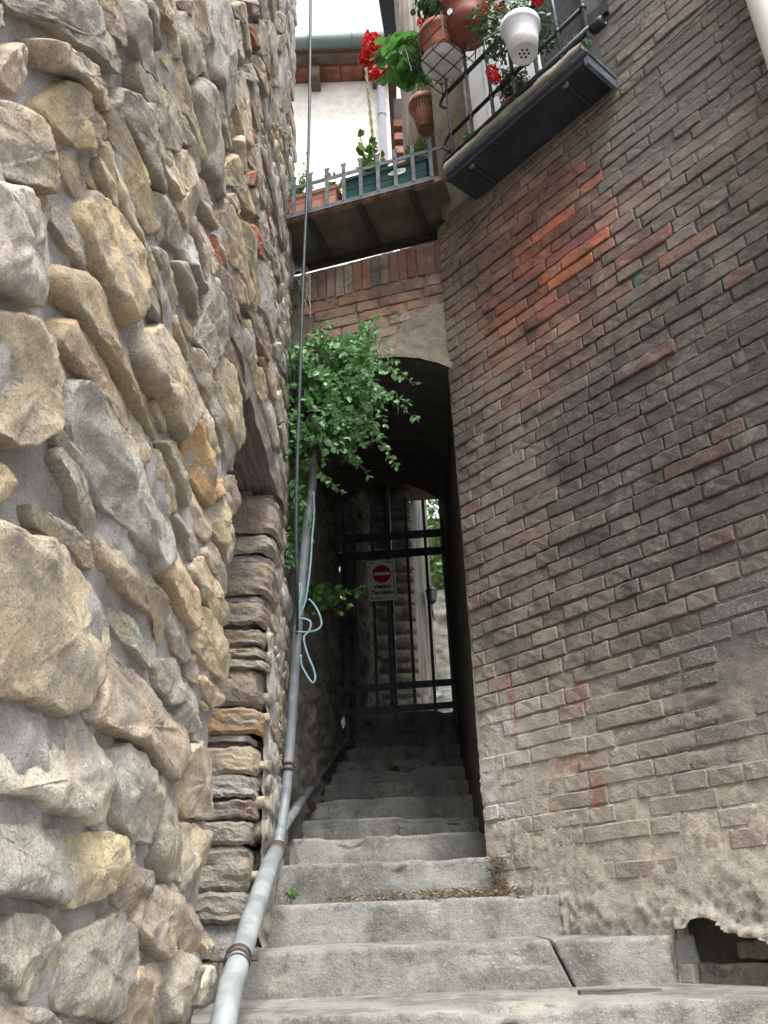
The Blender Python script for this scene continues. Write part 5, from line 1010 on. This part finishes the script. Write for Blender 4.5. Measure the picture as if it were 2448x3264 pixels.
for ph in (0,math.pi):
    tc.tube([p0_+(p1_-p0_)*i/n+V3(.012*math.cos(i*.9+ph),.012*math.sin(i*.9+ph),0) for i in range(n+1)],.013,6)
tag(tc.build('twisted_cord',TWIST,None,True),'ochre twisted cord slanting across the white house wall','cord')

# ------------------------------------------------------------------ gate and sign
GT=thing('iron_gate','dark riveted flat-bar iron gate with raised spikes closing the passage','gate'); GI=plain('gate_iron',(.05,.06,.08),.5,.0,.3,14,.4)
GY_=8.0
GB=[(-.49,3.58),(-.31,3.81),(-.13,3.87),(.042,3.91),(.215,3.885),(.40,3.845),(.585,3.63)]
for x,zt in GB:
    MB().bx(x-.0145,x+.0145,GY_-.006,GY_+.006,1.55,zt).build('gate_bar',GI,GT)
for z,h in ((3.455,.042),(3.262,.042),(1.938,.032),(1.728,.030)):
    o=MB(); 
    o.box((.045,GY_-.012,z),(.56,0,.018),(0,.005,0),(0,0,h)); o=o.build('gate_rail',GI,GT)
    for x,_ in GB: MB().lathe((x,GY_-.0172,z+.032*(x-.045)),[(.011,0),(.009,.006),(.003,.009)],10,(0,-1,0)).build('rivet',GI,o)
MB().bx(-.435,-.395,GY_+.03,GY_+.06,1.42,3.9).build('gate_post',GI,GT); MB().bx(.612,.64,GY_-.02,GY_+.02,1.45,3.7).build('hinge_post',GI,GT)
MB().bx(-.455,-.30,GY_-.03,GY_-.007,2.44,2.60).build('lock_box',GI,GT); MB().tube([(-.46,GY_-.035,2.57),(-.30,GY_-.035,2.57)],.02,10).build('lock_bolt',GI,GT,True)
chn=MB(); z=2.60
for i in range(16):
    a=i%2; t=np.linspace(0,2*math.pi,9); chn.tube([V3(-.452+(.012*math.sin(q) if a else 0),GY_-.04+(0 if a else .012*math.sin(q)),z-i*.024+.018*math.cos(q)) for q in t],.0035,5,False)
chn.build('chain',plain('chain_steel',(.12,.12,.13),.4,.6),GT)
SG=thing('no_entry_sign','white rectangular no-entry sign reading vietato l\'accesso wired to the gate','sign')
SM_=Matrix.Translation((-.0455,GY_-.03,2.982))@Matrix.Rotation(math.radians(-1.5),4,'Y')
def spart(name,b,mat):
    o=b.build(name,mat,SG); o.matrix_basis=SM_; return o
SWH=plain('sign_white',(.82,.83,.84),.45,var=.06,bump=0); SBK=plain('sign_black',(.015,.015,.017),.5,bump=0); SRD=plain('sign_red',(.42,.012,.02),.45,bump=0,var=.1)
W2,H2=.137,.21
k=24; o_=[]
for cx,cz,a0 in ((W2-.015,H2-.015,0),(-W2+.015,H2-.015,90),(-W2+.015,-H2+.015,180),(W2-.015,-H2+.015,270)):
    for q in range(7): t=math.radians(a0+q*15); o_.append((cx+.015*math.cos(t),cz+.015*math.sin(t)))
kk=len(o_); spart('panel',MB().add([(x,-.002,z) for x,z in o_]+[(x,.002,z) for x,z in o_],[tuple(range(kk)),tuple(range(kk,2*kk))[::-1]]+[(i,kk+i,kk+(i+1)%kk,(i+1)%kk) for i in range(kk)]),SWH)
bd=MB(); e=.121; f_=.193
for x0,x1,z0,z1 in ((-e,-.07,f_-.005,f_),(.02,e,f_-.005,f_),(-e,-e+.004,-.02,f_),(-e,-e+.004,-f_,-.05),(e-.004,e,.02,f_-.02),(e-.004,e,-f_+.02,-.02),(-e,.01,-f_,-f_+.005),(.06,e,-f_,-f_+.005),(-e+.007,-.06,f_-.014,f_-.0105),(.05,e-.01,f_-.014,f_-.0105),(e-.012,e-.009,-.1,.1),(-e+.006,-.03,-f_+.010,-f_+.0135)): bd.bx(x0,x1,-.0036,-.0025,z0,z1)
spart('border',bd,SBK)
spart('red_disc',MB().lathe((0,-.0025,.066),[(.092,0),(.092,.0012),(.001,.0012)],48,(0,-1,0)),SRD); spart('white_bar',MB().bx(-.080,.080,-.0052,-.0040,.050,.082),SWH)
def text(s,x,z,size,clipx=None):
    cu_=bpy.data.curves.new('lettering','FONT'); cu_.body=s; cu_.size=size; cu_.align_x='CENTER'; cu_.extrude=.0006; cu_.offset=.0022; cu_.resolution_u=3
    to=bpy.data.objects.new('tmp',cu_); C.objects.link(to); dg=bpy.context.evaluated_depsgraph_get(); me=bpy.data.meshes.new_from_object(to.evaluated_get(dg)); bpy.data.objects.remove(to)
    me.name='lettering'; o=obj('lettering',me,SBK,SG)
    o.matrix_basis=SM_@Matrix.Translation((x,-.0036,z))@Matrix.Rotation(math.radians(90),4,'X'); return o
text('vietato',0,-.083,.062); text("l'accesso",-.002,-.143,.060)
spart('worn_patch',MB().bx(.104,.1155,-.0062,-.0056,-.155,-.10),SWH)

# ------------------------------------------------------------------ beyond the gate
bk=strip_wall('rear_rubble_wall',(-.47,8.1),(-.16,10.0),1.0,6.2,RUB,.09,(5,6,1),side=1,res=.025); tag(bk,'dark rubble wall beyond the gate on the left','wall')
PR=thing('stone_pier','rough coursed stone pier behind the gate with a drain pipe','pier')
z=1.9; i=0
while z<5.6:
    hh=random.uniform(.10,.20); nx,nz=12,5; a=[]
    for iu in range(nx+1):
        for iv in range(nz+1):
            s=iu/nx; t=iv/nz; ed=1-(1-min(1,min(t,1-t)*4))**2; ex=1-(1-min(1,min(s,1-s)*8))**2
            a.append((-.22+.56*s,10.0+.05*(1-ed*ex),z+hh*t))
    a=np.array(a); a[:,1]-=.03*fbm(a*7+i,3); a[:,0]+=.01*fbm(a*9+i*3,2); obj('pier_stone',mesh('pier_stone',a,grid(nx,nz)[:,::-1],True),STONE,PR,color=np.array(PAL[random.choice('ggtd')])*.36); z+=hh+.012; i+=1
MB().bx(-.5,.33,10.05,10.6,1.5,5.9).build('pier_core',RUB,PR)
pp2=thing('downpipe','round grey downpipe in front of the stone pier behind the gate','downpipe'); MB().tube([(.03,9.82,2.0),(.04,9.82,5.9)],.044,18).build('pipe',PIPE2,pp2,True)
for z in (2.9,3.6,4.4): MB().tube([(.035,9.82,z),(.035,9.82,z+.05)],.050,18).build('collar',PIPE2,pp2,True)
tag(strip_wall('pale_plaster_wall',(.335,10.15),(.60,11.2),2.0,5.6,m_wood('peeling_plaster',(.06,.055,.047),(.17,.155,.135),(9,9,1.2)),.015,(3,1,1),side=1),'peeling pale plaster wall end beyond the gate at the right','wall')
LN=thing('street_lantern','small dark wall lantern beyond the gate','lantern'); MB().lathe((.57,10.6,3.62),[(.03,0),(.06,.03),(.075,.16),(.085,.17),(.03,.23),(.005,.26)],8).build('lantern_body',GI,LN); MB().tube(smoothpath([(.60,10.9,3.5),(.57,10.6,3.48),(.57,10.6,3.62)],5),.012,8).build('arm',GI,LN)
def leafball(name,label,cen,rad,n,ll,mat):
    t=thing(name,label,'shrub'); d=rvec(n); d/=np.linalg.norm(d,axis=1)[:,None]; p=np.asarray(cen)+d*np.array(rad)*RNG.uniform(.3,1,(n,1)); 
    p=p+.25*np.stack([fbm(p*2,2),fbm(p*2+5,2),fbm(p*2+9,2)],1); L=ll*RNG.uniform(.6,1.3,n)
    obj('foliage',leafmesh('foliage',p,rvec(n),d+V3(0,0,.6)+rvec(n,.4),L,L*.8),mat,t,kind='stuff')
    MB().tube(smoothpath([V3(cen[0],cen[1],3.0),V3(cen[0]+.05,cen[1],cen[2]-.3),V3(*cen)],5),[.06]*10+[.03],8).build('trunk',WOODD,t); return t
ov_=MB().bx(-1.2,.95,7.62,10.4,5.0,5.3); ov_.bx(.67,.95,7.62,9.6,3.9,4.999); tag(ov_.build('added_light_blocker',WOODD),'added unseen slab and side wall keeping daylight off the steps beyond the gate','floor')  # unseen slab and side wall, added to block daylight beyond the gate
leafball('shrub','sunlit green shrub glimpsed past the gate at the right',(1.2,13.0,5.0),(.7,.6,1.9),2600,.10,m_leaf('far_leaf',(.06,.15,.04),(.14,.28,.08),.4))
tag(strip_wall('far_garden_wall',(.62,12.3),(2.6,12.2),2.4,4.4,m_mortar('pale_garden_stone',(.12,.118,.10),(.20,.195,.165)),.05,(4,6,1),side=1),'pale garden wall behind the shrub beyond the gate','wall')

# ------------------------------------------------------------------ litter and weeds on the steps
dg=MB()
for k in range(420):
    if k<300: x=random.triangular(-.35,.74,.5); y=random.uniform(4.24,4.47); z=.066+random.random()*.022
    else: x=random.gauss(.47,.02); y=random.gauss(4.43,.02); z=.08+random.random()*.16
    a=random.uniform(0,math.pi); L=random.uniform(.012,.06); d_=V3(math.cos(a)*L,math.sin(a)*L*.5,random.uniform(-.005,.03)); p=V3(x,y,z); dg.tube([p,p+d_*.5+V3(0,0,.006),p+d_],random.uniform(.0012,.0028),4,False)
o=dg.build('dry_litter',plain('dry_grass',(.11,.085,.055),.95,var=.5,scale=60)); o['kind']='stuff'; o['label']='dry grass litter lying along the second step'
dl=400; P_=np.stack([RNG.uniform(-.35,.74,dl),RNG.uniform(4.2,4.46,dl),RNG.uniform(.07,.10,dl)],1); L=RNG.uniform(.008,.028,dl)
o=obj('leaf_litter',leafmesh('leaf_litter',P_,rvec(dl)*np.array([1,1,.2]),rvec(dl,.4)+V3(0,0,1),L,L*.6),m_leaf('dead_leaf',(.10,.07,.04),(.26,.20,.13),.1,.9),kind='stuff'); o['label']='small dead leaves scattered on the step'
def weed(label,p,n,ll,h=.05): return bush('weed',label,V3(*p),n,h,.03,ll,BLF,step=.02)
weed('tiny bright green weed on the step beside the drain pipe',(-.49,4.30,.07),4,.03); weed('small green weed growing on a shaded step below the gate',(.02,7.55,1.09),5,.035)
tag(beam('old_plank',.62,.90,3.46,3.50,-.272,-.258,m_wood('dark_plank',(.06,.055,.06),(.17,.16,.16),(3,30,30)),None,n=6),'dark weathered splinter of wood lying on the lowest visible step','plank')
